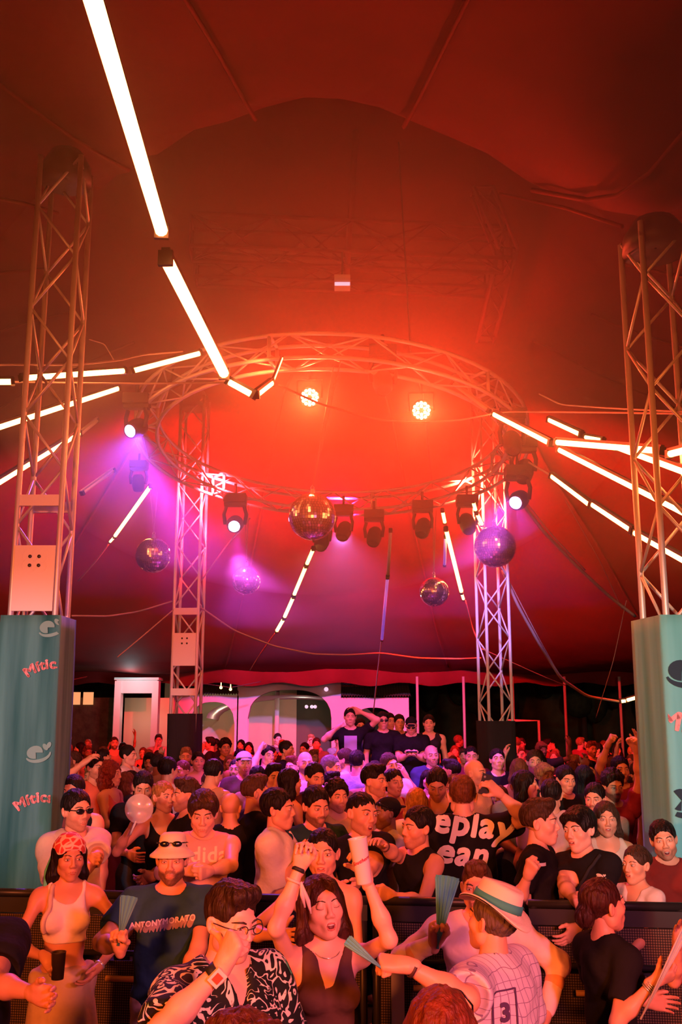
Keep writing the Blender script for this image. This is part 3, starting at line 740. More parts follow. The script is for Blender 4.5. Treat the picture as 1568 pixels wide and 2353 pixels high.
# ring truss
RC=V(-.119,12.5,5.80); RR=2.415; TA,TB=-.1415,-.0298
def ringp(a,dr=0,dz=0):
    x=(RR+dr)*math.cos(a); y=(RR+dr)*math.sin(a); return RC+V(x,y,TA*y+TB*x+dz)
ring=empty('ring_truss',tuple(RC),'round lighting truss hung level with the tower tops, carrying lamps and mirror balls','lighting truss')
W2=.135; m=MB()
for dr,dz in((-W2,-W2),(W2,-W2),(W2,W2),(-W2,W2)):
    m.tube([ringp(2*PI*i/72,dr,dz)-RC for i in range(73)],.024,n=7,cap=False)
m.build('main_chords',MAT['alu'],ring)
m=MB(); N=36; cs=[(-1,-1),(1,-1),(1,1),(-1,1)]
for i in range(N):
    for k in range(4):
        a,b=cs[k],cs[(k+1)%4]
        if (i+k)%2:a,b=b,a
        m.rod(ringp(2*PI*i/N,a[0]*W2,a[1]*W2)-RC,ringp(2*PI*(i+1)/N,b[0]*W2,b[1]*W2)-RC,.012,n=5)
m.build('diagonal_braces',MAT['alu'],ring)
for i in range(6):
    a=2*PI*(i+.25)/6; m=MB()
    for k in range(4): m.rod(ringp(a,cs[k][0]*W2,cs[k][1]*W2)-RC,ringp(a,cs[(k+1)%4][0]*W2,cs[(k+1)%4][1]*W2)-RC,.022,n=6)
    m.build('coupler_frame',MAT['alu'],ring)
for i in range(3):
    m=MB(); a=2*PI*i/3+.9; p=ringp(a)-RC; q=ringp(a)+V(0,0,0); m.rod(p+V(0,0,.1),V(p[0]*.9,p[1]*.9,roof_z(q[0]*.9,q[1])-RC[2]-.2),.010,n=5)
    m.build('hoist_chain',MAT['cable_dark'],ring)
# upper roof frame under the cupola
def beam(A,B,w,label,material='seam_haze_red',group='roof beams under the cupola'):  # dark red colour stands in for the haze that veils the beams
    A=np.asarray(A);B=np.asarray(B);d=nrm(B-A);ux=nrm(np.cross(d,(0,0,1)));uy=np.cross(ux,d)
    m=MB(); seg_truss(m,A-A,B-A,ux,uy,w); o=m.build('roof_beam',MAT[material],None,label=label,cat='roof beam',group=group); o.location=tuple(A); return o
beam(at(440,545,10.6),at(1165,575,10.9),.40,'upper truss beam, haze painted in as dark red, crossing high under the cupola')
beam(at(452,620,11.4),at(1120,645,11.6),.30,'lower truss beam, haze painted in as dark red, crossing high above the ring')
m=MB(); a,b=at(818,300,9.6),at(797,640,11.3); m.rod(a,b,.035); o=m.build('roof_pole',MAT['seam_haze_red'],None,label='single thin pole dropping from the cupola to the crossing beams',cat='pole')  # the pole's dark red also stands in for haze
m=MB(); pts=[at(1108,440,10.2),at(1165,580,10.9),at(1135,640,11.2),at(1118,780,12.2)]
seg_truss(m,pts[0],pts[1],V(1,0,0),V(0,1,0),.22,cell=.4); seg_truss(m,pts[1],pts[3],V(1,0,0),V(0,1,0),.22,cell=.4)
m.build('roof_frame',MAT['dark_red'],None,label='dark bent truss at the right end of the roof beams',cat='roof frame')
m=MB(); pts=[at(1150,445,9.0),at(1300,478,8.0),at(1430,520,6.9)]; m.tube(pts,.018,n=6); m.build('steel_cable',MAT['seam_haze_red'],None,label='taut cable running up from the pale-bannered tower to the cupola',cat='cable')
# ------------------------------------------------------------------ banners round the tower feet
def banner(P,w,z0,z1,mat_,label,yaw,flare=.06):
    # wraps front and both sides
    m=MB(); nz=26; n=30; v=[]
    for j in range(nz+1):
        t=j/nz; z=z0+(z1-z0)*t; 
        for i in range(n+1):
            s=i/n*3-1.5 # -1.5..1.5 : left side, front, right side
            if s<-.5: x,y=-.5,(-.5-s)
            elif s>.5: x,y=.5,(s-.5)
            else: x,y=s,0
            ww=w*(1+flare*(1-t)); k=.012*math.sin(s*19+math.sin(z*3)*1.5)*(1-.5*t)
            v.append((x*ww,(y-.5)*ww-k,z))
    f=[(j*(n+1)+i,j*(n+1)+i+1,(j+1)*(n+1)+i+1,(j+1)*(n+1)+i) for j in range(nz) for i in range(n)]
    m.add(v,f); o=m.build('printed_banner',MAT[mat_],None,label=label,cat='banner'); o.location=(P[0],P[1]+(.1725 if mat_=='banner_teal' else .21),0); o.rotation_euler=(0,0,math.radians(yaw))
    md=o.modifiers.new('t','SOLIDIFY'); md.thickness=.006
    return o
def drop(o): return o
BWL=.46
BNL=banner(PL,BWL,.15,zat(1412,7.5),'banner_teal','dark teal printed banner wrapped round the tower left of the crowd',0,.13)
BNR=banner(PR,.56,.15,zat(1412,7.2),'banner_pale','pale grey-green printed banner wrapped round the tower cut by the right edge',6,.04)
def text_mesh(txt,size,bold=0.,shear=0.,arc=0.,sub=1):
    c=bpy.data.curves.new('t','FONT'); c.body=txt; c.size=size; c.align_x='CENTER'; c.shear=shear; c.resolution_u=3; c.space_character=1.08
    o=bpy.data.objects.new('t',c); COL.objects.link(o); dg=bpy.context.evaluated_depsgraph_get(); me=bpy.data.meshes.new_from_object(o.evaluated_get(dg))
    bpy.data.objects.remove(o)
    import bmesh
    bm=bmesh.new(); bm.from_mesh(me); bmesh.ops.triangulate(bm,faces=bm.faces)
    for _ in range(sub):
        bmesh.ops.subdivide_edges(bm,edges=[e for e in bm.edges if e.calc_length()>size*.12],cuts=1); bmesh.ops.triangulate(bm,faces=bm.faces)
    v=np.array([x.co[:] for x in bm.verts]); f=[[y.index for y in x.verts] for x in bm.faces]; bm.free(); bpy.data.meshes.remove(me)
    if bold:    # heavier strokes: the same letters laid again a little to each side
        n=len(v); V8=[v]; f0=f; f=list(f)
        for i in range(8): V8.append(v+[bold*math.cos(i*PI/4),bold*math.sin(i*PI/4),0]); f+=[[q+n*(i+1) for q in t] for t in f0]
        v=np.concatenate(V8)
    if arc:
        R=arc; a=v[:,0]/R; rr=R+v[:,1]; v=np.stack([rr*np.sin(a),rr*np.cos(a)-R,v[:,2]],1)
    return v,f
def print_on(parent,v,f,org,ux,uy,dirn,color,name='printed_text',lift=.012,mt='print',label=None):
    """lay flat shapes on a surface by casting them along dirn (parent space)"""
    me=parent.data; bv=BVHTree.FromPolygons([x.co[:] for x in me.vertices],[p.vertices[:] for p in me.polygons])
    org=np.asarray(org,float);ux=np.asarray(ux,float);uy=np.asarray(uy,float);d=Vector(nrm(dirn)); out=[];last=None
    for p in v:
        q=Vector(org+ux*p[0]+uy*p[1])-d*.45; h=bv.ray_cast(q,d,1.2)
        if h[0] is None: out.append(None)
        else: out.append(np.array(h[0]-d*lift)); last=out[-1]
    if last is None: return None
    ok=[o for o in out if o is not None]; 
    keep=[t for t in f if all(out[i] is not None for i in t)]
    m=MB(); m.add([o if o is not None else last for o in out],keep); 
    return m.build(name,MAT[mt],parent,color,**({'label':label} if label else {}))
def bird(size):   # round leaf-and-bird emblem: crescent, leaf and two small leaves
    M=MB()
    def blob(c,rx,ry,a=0,n=18): 
        v=[(0,0)]+[(rx*math.cos(2*PI*i/n),ry*math.sin(2*PI*i/n)) for i in range(n)]
        v=[(c[0]+x*math.cos(a)-y*math.sin(a),c[1]+x*math.sin(a)+y*math.cos(a),0) for x,y in v]; M.add(v,[(0,1+i,1+(i+1)%n) for i in range(n)])
    n=16; v=[];
    for i in range(n+1):
        a=PI*1.05+PI*.95*i/n; th=.16*math.sin(PI*i/n)
        v+=[(math.cos(a)*1.0,math.sin(a)*.62-.05,0),(math.cos(a)*(1-.1-th),math.sin(a)*(.62-.08-th)-.02,0)]
    M.add(v,[(2*i,2*i+1,2*i+3,2*i+2) for i in range(n)])
    n=20; v=[(-.2,.15,0)]+[(-.25+.62*math.cos(2*PI*i/n),.18+.50*math.sin(2*PI*i/n),0) for i in range(n)]; a0=[i for i in range(n) if not(15<=i<=18)]
    M.add(v,[(0,1+i,1+(i+1)%n) for i in a0])
    blob((.62,.42),.18,.30,.5); blob((.92,.50),.16,.26,-.6)
    v=np.concatenate(M.v)*size; return v,M.f
PINK=(.95,.42,.44); MINT=(.22,.50,.47)
ux,uy,dn=V(1,0,0),V(0,0,1),V(0,1,0)
def loc(o,px,py,Y): 
    w=at(px,py,Y); q=rotz(-o.rotation_euler[2])@(w-V(*o.location)); return q
tv,tf=text_mesh('Mítics',.104,.0042,arc=.28,sub=2)
for py,px in((1536,84),(1850,62)):
    rot=math.radians(14); p=loc(BNL,px,py,7.35); print_on(BNL,tv,tf,p,V(math.cos(rot),0,math.sin(rot)),V(-math.sin(rot),0,math.cos(rot)),dn,PINK,'printed_word')
bv_,bf_=bird(.095)
for py,px in((1440,100),(1735,72)):
    rot=math.radians(12); p=loc(BNL,px,py,7.35); print_on(BNL,bv_,bf_,p,V(math.cos(rot),0,math.sin(rot)),V(-math.sin(rot),0,math.cos(rot)),dn,MINT,'printed_emblem')
tv,tf=text_mesh('Mítics',.18,.007,arc=.56,sub=2)
rot=math.radians(-24); p=loc(BNR,1606,1690,7.1); print_on(BNR,tv,tf,p,V(math.cos(rot),0,math.sin(rot)),V(-math.sin(rot),0,math.cos(rot)),dn,PINK,'printed_word')
bv2,bf2=bird(.15)
for py in(1548,1850): p=loc(BNR,1592,py,7.1); print_on(BNR,bv2,bf2,p,ux,uy,dn,(.03,.06,.09),'printed_emblem')
# ------------------------------------------------------------------ tube lights
TUBE={'on':'amber_tube','small':'amber_tube_small','violet':'violet_lit_tube','off':'dead_tube'}
def tube_light(a,b,r,label,kind='on',group=None):
    A,B=at(*a),at(*b); o=empty('tube_light',A,label,'tube light',group); D=B-A; L=np.linalg.norm(D); z=D/L
    up=nrm(V(0,0,1)-z*z[2]); off=up*r*1.25
    m=MB(); m.tube([z*.02,z*(L-.02)],r,n=10); m.build('diffuser',MAT[TUBE[kind]],o)
    m=MB(); x,y,_=frame(z); 
    R=np.stack([np.cross(up,z),up,z],1); m.box(D/2+off,(r*1.3,r*.9,L),R=R); m.build('housing',MAT['cable' if kind=='off' else 'darkmetal'],o)
    m=MB()
    for t in(.01,L-.01): m.box(z*t,(r*2.2,r*2.4,.035),R=R)
    m.build('end_cap',MAT['darkmetal'],o); return o
g1='tube lights of the big zigzag overhead'
tube_light((196,-60,3.45),(372,533,6.0),.043,'long thick glowing tube running from the top of the photo down towards the ring','on',g1)
tube_light((380,592,6.15),(516,860,8.45),.045,'second thick glowing tube, ending beside the ring truss','on',g1)
tube_light((524,876,8.5),(586,910,8.4),.030,'short tube forming the left arm of the small V below the ring','on',g1)
tube_light((588,908,8.4),(624,880,9.0),.030,'short tube forming the right arm of the small V below the ring','on',g1)
tube_light((627,876,9.1),(648,822,9.8),.016,'thin short tube rising from the small V to the ring truss','small',g1)
g2='tube lights strung towards the teal-bannered tower'
r=.028
tube_light((-60,878,8.6),(32,877,8.7),r,'glowing tube at the left photo edge, highest strand','on',g2)
tube_light((48,869,8.7),(288,852,9.6),r,'level glowing tube crossing behind the teal-bannered tower','on',g2)
tube_light((301,853,9.6),(462,811,10.1),r,'glowing tube rising from the tower to the ring truss','on',g2)
tube_light((-60,1000,9.0),(272,892,11.0),r*1.1,'glowing tube of the middle strand seen through the tower lattice','on',g2)
tube_light((-60,1143,9.2),(182,995,11.2),r*1.1,'glowing tube of the lowest strand seen through the tower lattice','on',g2)
tube_light((182,1000,11.3),(225,965,11.6),r*.8,'unlit tube continuing the lowest strand above the tower','off',g2)
g3='tube lights strung towards the pale-bannered tower'
tube_light((1135,951,10.5),(1267,1019,9.4),r*1.05,'glowing tube leaving the ring truss at the knot of cables','on',g3)
tube_light((1262,964,10.6),(1338,999,9.9),r,'glowing tube with a broken dotted end above the crossing strands','on',g3)
tube_light((1345,1004,9.8),(1388,1012,9.4),r*.8,'very short tube ending the broken dotted strand','small',g3)
tube_light((1279,1016,9.3),(1522,1036,7.9),r*1.05,'level glowing tube pointing at the pale-bannered tower','on',g3)
tube_light((1537,1044,7.8),(1640,1018,7.2),r,'glowing tube at the right photo edge beside the tower','on',g3)
tube_light((1420,1027,8.6),(1640,1108,7.3),r*1.05,'glowing tube crossing the tower just under the level one','on',g3)
tube_light((1284,1032,9.6),(1640,1212,7.8),r*1.0,'long glowing tube falling behind the tower, middle strand','on',g3)
tube_light((1268,1093,10.2),(1360,1162,9.5),r,'upper half of the lowest bright strand to the tower','on',g3)
tube_light((1361,1158,9.5),(1455,1220,8.8),r,'lower half of the lowest bright strand to the tower','on',g3)
tube_light((1458,1223,8.8),(1640,1325,7.6),r,'tail of the lowest bright strand passing behind the tower','on',g3)
tube_light((1040,880,10.8),(1125,945,10.5),r*.8,'unlit tube on the ring truss above the knot of cables','off',g3)
g4='tube lights hanging over the back of the crowd'
tube_light((347,1116,12.6),(264,1232,14.6),.026,'slanted glowing tube above the mirror ball nearest the teal banner','small',g4)
tube_light((263,1234,14.6),(252,1246,14.8),.018,'stub of light at the foot of the slanted tube','small',g4)
tube_light((262,1080,11.5),(188,1134,11.0),.022,'unlit tube stick slanting behind the teal-bannered tower','off',g4)
for i,(a,b) in enumerate((((721,1260,14.4),(705,1297,14.8)),((704,1300,14.8),(676,1367,15.6)),((675,1371,15.6),(654,1418,16.3)),((653,1421,16.3),(636,1450,16.8)))):
    tube_light(a,b,.028,'%s piece of the slanted glowing strand below the central mirror ball'%('top','second','third','lowest')[i],'small',g4)
tube_light((1017,1172,13.2),(1023,1202,13.5),.024,'short upper tube of the glowing strand left of the tower with the violet ball','small',g4)
tube_light((1025,1215,13.6),(1061,1360,15.4),.030,'long glowing tube hanging left of the tower with the violet ball','small',g4)
tube_light((1061,1362,15.4),(1066,1378,15.6),.022,'stub of light at the foot of the long hanging tube','small',g4)
tube_light((1087,1150,12.6),(1094,1174,12.8),.024,'short glowing tube just above the violet-topped ball, upper of two','small',g4)
tube_light((1095,1178,12.8),(1109,1206,13.1),.024,'short glowing tube just above the violet-topped ball, lower of two','small',g4)
tube_light((898,1218,14.4),(892,1322,15.5),.026,'dull upright tube hanging in the middle, upper piece','off',g4)
tube_light((891,1326,15.5),(878,1470,17.5),.026,'violet-glowing upright tube hanging in the middle','violet',g4)
tube_light((1024,1232,13.9),(1022,1300,14.4),.022,'short violet tube beside the long hanging glowing one','violet',g4)
tube_light((1424,1612,17.5),(1441,1610,17.5),.030,'stub of bright tube low beside the pale banner','small',g4)
tube_light((1441,1609,17.5),(1470,1601,17.2),.030,'short bright tube low beside the pale banner','small',g4)
# ------------------------------------------------------------------ cables
def cable(pts,r,label,m_='cable',sag=0,group='cables slung across the tent'):
    P=[at(*p) for p in pts]; out=[]
    for i in range(len(P)-1):
        for t in np.linspace(0,1,9)[:-1]: out.append(P[i]*(1-t)+P[i+1]*t-V(0,0,sag*4*t*(1-t)))
    out.append(P[-1]); out=np.array(out)
    for _ in range(2): out[1:-1]=(out[:-2]+2*out[1:-1]+out[2:])/4
    m=MB(); m.tube(out-out[0],r,n=6); o=m.build('cable',MAT[m_],None,label=label,cat='cable',group=group); o.location=tuple(out[0]); return o
cable([(640,885,9.4),(740,930,9.6),(870,965,9.9),(960,972,10.1),(1060,965,10.3),(1135,950,10.5)],.011,'cable sagging across the ring below the two red lamps')
cable([(1135,950,10.5),(1165,946,10.3),(1400,948,8.5),(1640,952,7)],.010,'taut cable from the knot at the ring to the right edge of the photo')
cable([(1240,905,10.5),(1290,930,10.0),(1400,938,9.0),(1640,950,7.2)],.009,'wavy cable just above the taut one towards the pale-bannered tower')
cable([(-60,838,8.5),(180,838,9),(275,828,9.4),(330,815,9.8),(420,808,10.2)],.010,'wavy cable along the top of the highest tube strand')
cable([(-60,876,8.7),(300,882,9.6),(520,879,8.5)],.010,'taut cable from the left photo edge to the small V of tubes')
cable([(205,780,9.3),(240,790,9.5),(262,828,9.6)],.006,'thin loop of cable beside the teal-bannered tower')
cable([(1215,1062,11.2),(1270,1095,10.9)],.012,'short cable joining the ring to the lowest bright strand')
cable([(1200,1155,11.5),(1250,1222,11.9),(1330,1305,12.6),(1400,1370,13.2),(1460,1416,13.6)],.022,'thick pipe-like cable running down from the violet lamp to the pale banner',)
cable([(1212,1158,11.5),(1265,1225,11.9),(1345,1310,12.6)],.010,'thin cable doubling the thick one from the violet lamp')
cable([(1155,1310,14.6),(1190,1390,14.8),(1240,1480,15.2),(1290,1560,16),(1350,1600,17),(1424,1612,17.5)],.024,'thick cable curving from the violet-topped ball down to the low bright tube')
cable([(1160,1315,14.7),(1235,1460,15.1),(1285,1550,15.9)],.009,'thin cable doubling the curved one down to the low bright tube')
cable([(460,1395,14.6),(540,1450,15),(630,1485,15.6),(720,1503,16.2),(800,1505,16.6),(876,1500,17),(960,1512,17),(1060,1514,16.8),(1105,1512,16)],.014,'long cable swagged between the two slim towers')
cable([(165,1415,12),(250,1416,12.6),(320,1405,13.4),(395,1382,14.3)],.012,'cable sagging from the teal banner to the slim tower')
cable([(270,1510,14),(330,1460,14.2),(400,1400,14.4)],.010,'faint cable slanting down from the slim tower towards the stalls')
cable([(1070,1380,15.6),(1085,1440,16),(1105,1490,16.2)],.012,'cable tail below the long hanging glowing tube')
cable([(632,1455,16.8),(600,1500,17.5),(575,1540,18.5)],.010,'cable tail below the slanted glowing strand')
cable([(877,1470,17.5),(870,1530,18.3),(858,1640,20)],.012,'cable tail below the unlit upright tube painted with violet light')
cable([(250,1250,14.8),(220,1290,15),(180,1335,15.4)],.014,'cable tail below the slanted tube near the teal banner')
cable([(575,1190,14.5),(520,1255,14.6),(462,1335,14.5)],.012,'slanting cable from the magenta lamp to the slim tower')
cable([(1300,1150,12.5),(1380,1290,14),(1430,1400,15)],.006,'thin dark-red line slanting behind the thick pipe-like cable')
cable([(1440,1380,14),(1410,1520,15),(1370,1650,16)],.006,'thin line dropping from the thick cable end to the crowd')
cable([(1105,1490,16),(1250,1555,18),(1300,1575,20)],.008,'cable from the lavender tower base towards the back fence')
# ------------------------------------------------------------------ lamps on the ring
def par(px,py,Y,label):
    P=at(px,py,Y); to=nrm(V(0,0,CAM_Z+.5)-P); o=empty('led_wash_lamp',P,label,'stage lamp','red wash lamps facing the camera')
    x,y,z=frame(to); R=np.stack([x,y,z],1)
    m=MB(); m.lathe([(0,-.20),(.09,-.19),(.115,-.10),(.12,.0),(.108,.0)],20,R=R); m.build('lamp_body',MAT['black'],o)
    m=MB(); m.lathe([(0,-.012),(.108,-.012)],20,R=R); m.build('front_plate',MAT['black'],o)
    m=MB()
    for i in range(12):
        a=2*PI*i/12; m.ball(R@V(.082*math.cos(a),.082*math.sin(a),.0),(.019,.019,.012),8,5,R=R)
    for i in range(6):
        a=2*PI*(i+.5)/6; m.ball(R@V(.045*math.cos(a),.045*math.sin(a),.0),(.019,.019,.012),8,5,R=R)
    m.build('led_lens',MAT['red_led'],o)
    m=MB(); m.tube([R@V(-.14,0,-.08),R@V(-.14,.20,-.08),R@V(.14,.20,-.08),R@V(.14,0,-.08)],.012,n=6); m.rod(R@V(0,.2,-.08),V(0,.25,.42),.014); m.build('yoke',MAT['black'],o)
    spot('red_wash_beam',P+to*.06,V(P[0]*.5,0,.8),(1,.05,.012),620,130,.08)
    return o
par(712,913,10.6,'bright red-white lamp of clustered lenses nearer the small V of tubes')
par(969,943,10.4,'bright red-white lamp of clustered lenses nearer the knot of cables')
def moving_head(px,py,Y,target,label,lens=None,sc=1.,bold=None):
    P=at(px,py,Y); o=empty('moving_head_lamp',P,label,'stage lamp','moving head lamps on the ring truss')
    d=nrm(np.asarray(target,float)-P); x,y,z=frame(d); R=np.stack([x,y,z],1)*sc
    m=MB(); m.lathe([(0,-.17),(.07,-.165),(.105,-.11),(.115,0),(.10,.10),(.085,.13),(.075,.13)],18,R=R); m.build('head',MAT['black'],o)
    m=MB(); m.lathe([(0,.118),(.076,.118)],18,R=R); m.build('lens',MAT[lens or 'darkmetal'],o)
    m=MB(); c=V(0,0,.30*sc)
    for s in(-1,1): m.tube([x*s*.13*sc,x*s*.15*sc+V(0,0,.14*sc),x*s*.12*sc+V(0,0,.24*sc)],.026*sc,n=8)
    m.box(c-V(0,0,.03*sc),(.30*sc,.12*sc,.05*sc)); m.build('yoke',MAT['black'],o)
    m=MB(); m.box(c+V(0,0,.05*sc),(.30*sc,.24*sc,.12*sc)); m.rod(c+V(0,0,.1*sc),c+V(0,0,.26*sc),.02*sc); m.build('base_box',MAT['black'],o)
    return o,P,d
moving_head(312,985,11.2,(-3.2,9.5,4.6),'moving head lamp shining violet beside the ring, nearest the teal-bannered tower','violet_led')
moving_head(318,1112,12.0,(-2.6,13,3),'small dim moving head hanging under the ring near the slanted tube','darkmetal',.7)
moving_head(540,1205,14.2,(-1.4,8,2.4),'moving head lamp glowing magenta-white above the smallest magenta-lit ball','magenta_led',1.1)
moving_head(1192,1150,11.4,(.8,9,3.6),'moving head lamp shining violet above the thick pipe-like cable','violet_led')
for px,py,Y,l in((860,1235,14.6,'dark moving head below the far side of the ring, beside the dull upright tube'),(972,1215,14.2,'dark moving head left of the long hanging glowing tube'),
    (1075,1205,13.6,'dark moving head right of the long hanging glowing tube'),(740,1245,14.6,'dark moving head half hidden behind the central mirror ball'),(790,1222,14.7,'dark moving head just right of the central mirror ball'),
    (1178,1020,11.2,'dark moving head on the ring below the knot of cables, upper of two'),(1205,1085,11.4,'dark moving head on the ring below the knot of cables, lower of two'),
    (880,880,10.3,'dark lamp hanging inside the near side of the ring, between the two red lamps'),(845,1010,10.9,None)):
    if l: moving_head(px,py,Y,at(px,py,Y)+V(.15*math.sin(px),-.3,-.5),l)
spot('violet_beam',at(318,1000,11.1),at(255,1180,9.5),(.30,.08,1),700,50,.06,.8)
spot('magenta_beam',at(542,1222,14.1),at(585,1500,14.3),(.85,.02,.80),1100,46,.06,.9)
spot('violet_beam',at(1186,1158,11.3),at(1240,1300,10.8),(.5,.05,.9),260,50,.06,.8)
# lamp box with a pale strip high under the roof
o=empty('projector_box',at(787,650,9.8),'small boxy lamp with a pale lit strip high between the roof beams','projector')
m=MB(); m.box((0,0,.0),(.17,.16,.12)); m.build('housing',MAT['alu_far'],o)
m=MB(); m.box((0,-.085,-.05),(.16,.012,.035)); m.build('lit_strip',MAT['pale_lamp'],o)
m=MB(); m.rod((0,0,.05),(0,0,.35),.012); m.build('bracket',MAT['cable_dark'],o)
# ------------------------------------------------------------------ mirror balls
def mirror_ball(px,py,Y,D,top,label):
    P=at(px,py,Y); o=empty('mirror_ball',P,label,'mirror ball','mirror balls hung from the ring'); r=D/2; rnd=random.Random(px)
    m=MB(); nl=26
    for i in range(nl):
        t0,t1=PI*i/nl,PI*(i+1)/nl; tm=(t0+t1)/2; n=max(4,int(2*nl*math.sin(tm)))
        for j in range(n):
            a0,a1=2*PI*j/n,2*PI*(j+1)/n; e=.06
            a0+=e*(a1-a0);a1-=e*(a1-a0)
            q=np.array([(math.sin(t)*math.cos(a),math.sin(t)*math.sin(a),math.cos(t)) for t,a in((t0+.004,a0),(t1-.004,a0),(t1-.004,a1),(t0+.004,a1))])*r
            c=q.mean(0); R=rotx(rnd.gauss(0,.012))@roty(rnd.gauss(0,.012))@rotz(rnd.gauss(0,.012)); m.add((q-c)@R.T+c,[(0,1,2,3)],smooth=False)
    m.build('mirror_tiles',MAT['mirror'],o)
    m=MB(); m.ball((0,0,0),r*.985,24,16); m.build('core',MAT['darkmetal'],o)
    m=MB(); m.lathe([(0,r+.05),(.022,r+.045),(.03,r-.01)],12); m.tube([(0,0,r+.03),(.02,0,r+.06),(0,0,r+.09),(-.02,0,r+.06),(0,0,r+.03)],.005,n=5); m.build('motor_cap',MAT['silver'],o)
    T=[np.asarray(t)-P for t in top]; m=MB()
    for t in T: m.rod((0,0,r+.06),t,.006,n=5)
    m.build('hanging_wires',MAT['cable'],o); return o
mirror_ball(718,1187,10.1,.50,[ringp(-PI/2+.02,0,-.1),ringp(-PI/2+.05,.1,-.1)],'largest mirror ball, hanging alone in the middle below the ring')
mirror_ball(1138,1256,12.0,.52,[at(1128,1125,12.1),at(1146,1125,12.1),at(1158,1125,12.2)],'large mirror ball with a violet-lit top in front of the lavender-lit slim tower')
mirror_ball(352,1276,12.6,.46,[at(345,1120,12.6),at(362,1130,12.6)],'mirror ball hanging between the teal-bannered tower and the slim tower')
mirror_ball(566,1333,14.4,.43,[at(563,1160,14.4),at(572,1160,14.4)],'small mirror ball in the magenta beam')
mirror_ball(998,1360,14.6,.44,[at(995,1165,14.4),at(1003,1170,14.4)],'small mirror ball left of the long hanging glowing tube')
# ------------------------------------------------------------------ haze
hm=bpy.data.materials.new('haze'); hm.use_nodes=True; nt=hm.node_tree; nt.nodes.clear(); ou=nt.nodes.new('ShaderNodeOutputMaterial'); vs=nt.nodes.new('ShaderNodeVolumeScatter')
vs.inputs['Color'].default_value=(1,.9,.88,1); vs.inputs['Density'].default_value=.018; vs.inputs['Anisotropy'].default_value=.35; nt.links.new(vs.outputs[0],ou.inputs['Volume'])
m=MB(); m.box((0,9,7.1),(34,33,7.4)); hz=m.build('stage_haze',hm,None,label='thin stage haze hanging under the tent roof round the ring',cat='haze'); hz['kind']='stuff'

hc=hm.copy(); hc.name='ring_smoke'; hc.node_tree.nodes['Volume Scatter'].inputs['Density'].default_value=.060
m=MB(); m.ball((-.3,11.6,6.3),(4.0,4.4,2.6),32,20); o=m.build('ring_smoke',hc,None,label='denser cloud of stage smoke hanging round the ring truss',cat='haze'); o['kind']='stuff'
# ------------------------------------------------------------------ background building and fence
YB=27.
def wx(px,Y=YB): return at(px,1625,Y)[0]
def wz(py,Y=YB): return at(784,py,Y)[2]
bld=empty('arched_building',(wx(690),YB,0),'pale pink-lit building with three arches and tiled lean-to roofs behind the crowd','building')
ox=wx(690)
def arched_wall(m,x0,x1,ztop,ax0,ax1,zs,zt,y,th=.35,n=40):
    """wall panel from x0 to x1 with one arch opening"""
    xs=sorted(set(list(np.linspace(x0,x1,n))+[ax0,ax1]))
    for a,b in zip(xs[:-1],xs[1:]):
        def lo(x,inside):
            if not inside: return 0
            c=(ax0+ax1)/2; h=(ax1-ax0)/2; q=max(0,1-abs((x-c)/h)**2.6); return zs+(zt-zs)*q**(1/2.2)
        ins=a>=ax0-1e-6 and b<=ax1+1e-6
        za,zb=lo(a,ins),lo(b,ins)
        v=[(a-ox,0,za),(b-ox,0,zb),(b-ox,0,ztop),(a-ox,0,ztop),(a-ox,th,za),(b-ox,th,zb),(b-ox,th,ztop),(a-ox,th,ztop)]
        m.add(v,[(0,1,2,3),(7,6,5,4),(4,5,1,0),(3,2,6,7)],smooth=False)
m=MB(); arched_wall(m,wx(545),wx(784),wz(1560),wx(570),wx(762),wz(1650),wz(1585),YB)
m.build('gable_wall',MAT['wall'],bld)
m=MB(); arched_wall(m,wx(392),wx(548),wz(1598),wx(438),wx(540),wz(1665),wz(1613),YB); arched_wall(m,wx(784),wx(940),wz(1603),wx(812),wx(905),wz(1665),wz(1626),YB)
m.build('side_wall',MAT['wall'],bld)
for a,b,z in((392,548,1598),(784,944,1602)):
    m=MB()
    nn=26; x0,x1=wx(a)-ox,wx(b)-ox
    v=[];
    for i in range(nn*4+1):
        x=x0+(x1-x0)*i/(nn*4); k=.05*abs(math.sin(PI*i/4)); v+=[(x,-.25,wz(z)+k),(x,2.6,wz(z)+1.1+k)]
    m.add(v,[(2*i,2*i+2,2*i+3,2*i+1) for i in range(nn*4)])
    m.build('tiled_roof',MAT['roof_tile'],bld)
m=MB(); m.box((wx(500)-ox,3.2,1.4),(4.,.1,3.4)); m.build('lit_room_wall',MAT['cream_room'],bld)
m=MB(); m.box((wx(700)-ox,3.4,1.6),(6.0,.1,3.2)); m.build('green_room_wall',MAT['green_room'],bld)
m=MB(); m.rod((wx(625)-ox,2.2,0),(wx(625)-ox,2.2,2.9),.07); m.build('inner_column',MAT['wall'],bld)
m=MB()
for px in(700,713,721): m.ball((wx(px,YB)-ox,1.6,wz(1624)),.05)
m.build('ceiling_spotlights',MAT['pale_lamp'],bld)
bulb('room_light',(wx(490),YB+1.6,2.3),(1,.8,.5),26); bulb('room_light',(wx(690),YB+1.8,2.5),(.75,.8,.6),5)
o=empty('outdoor_lamp',(wx(750),YB-.12,wz(1584)),'small white lamp on the gable wall right of the big arch','lamp'); m=MB(); m.ball((0,0,0),.06); m.build('bulb',MAT['pale_lamp'],o); m=MB(); m.box((0,.06,.02),(.1,.12,.05)); m.build('bracket',MAT['black'],o)
m=MB(); v=[]
for i in range(17):
    a=PI*i/16; v+=[((wx(666)-ox)-2.3*math.cos(a),.4,wz(1650)+.62*math.sin(a)),((wx(666)-ox)-2.3*math.cos(a),3.3,wz(1650)+.62*math.sin(a)-.1)]
m.add(v,[(2*i,2*i+1,2*i+3,2*i+2) for i in range(16)]); m.build('vault',MAT['wall'],bld)
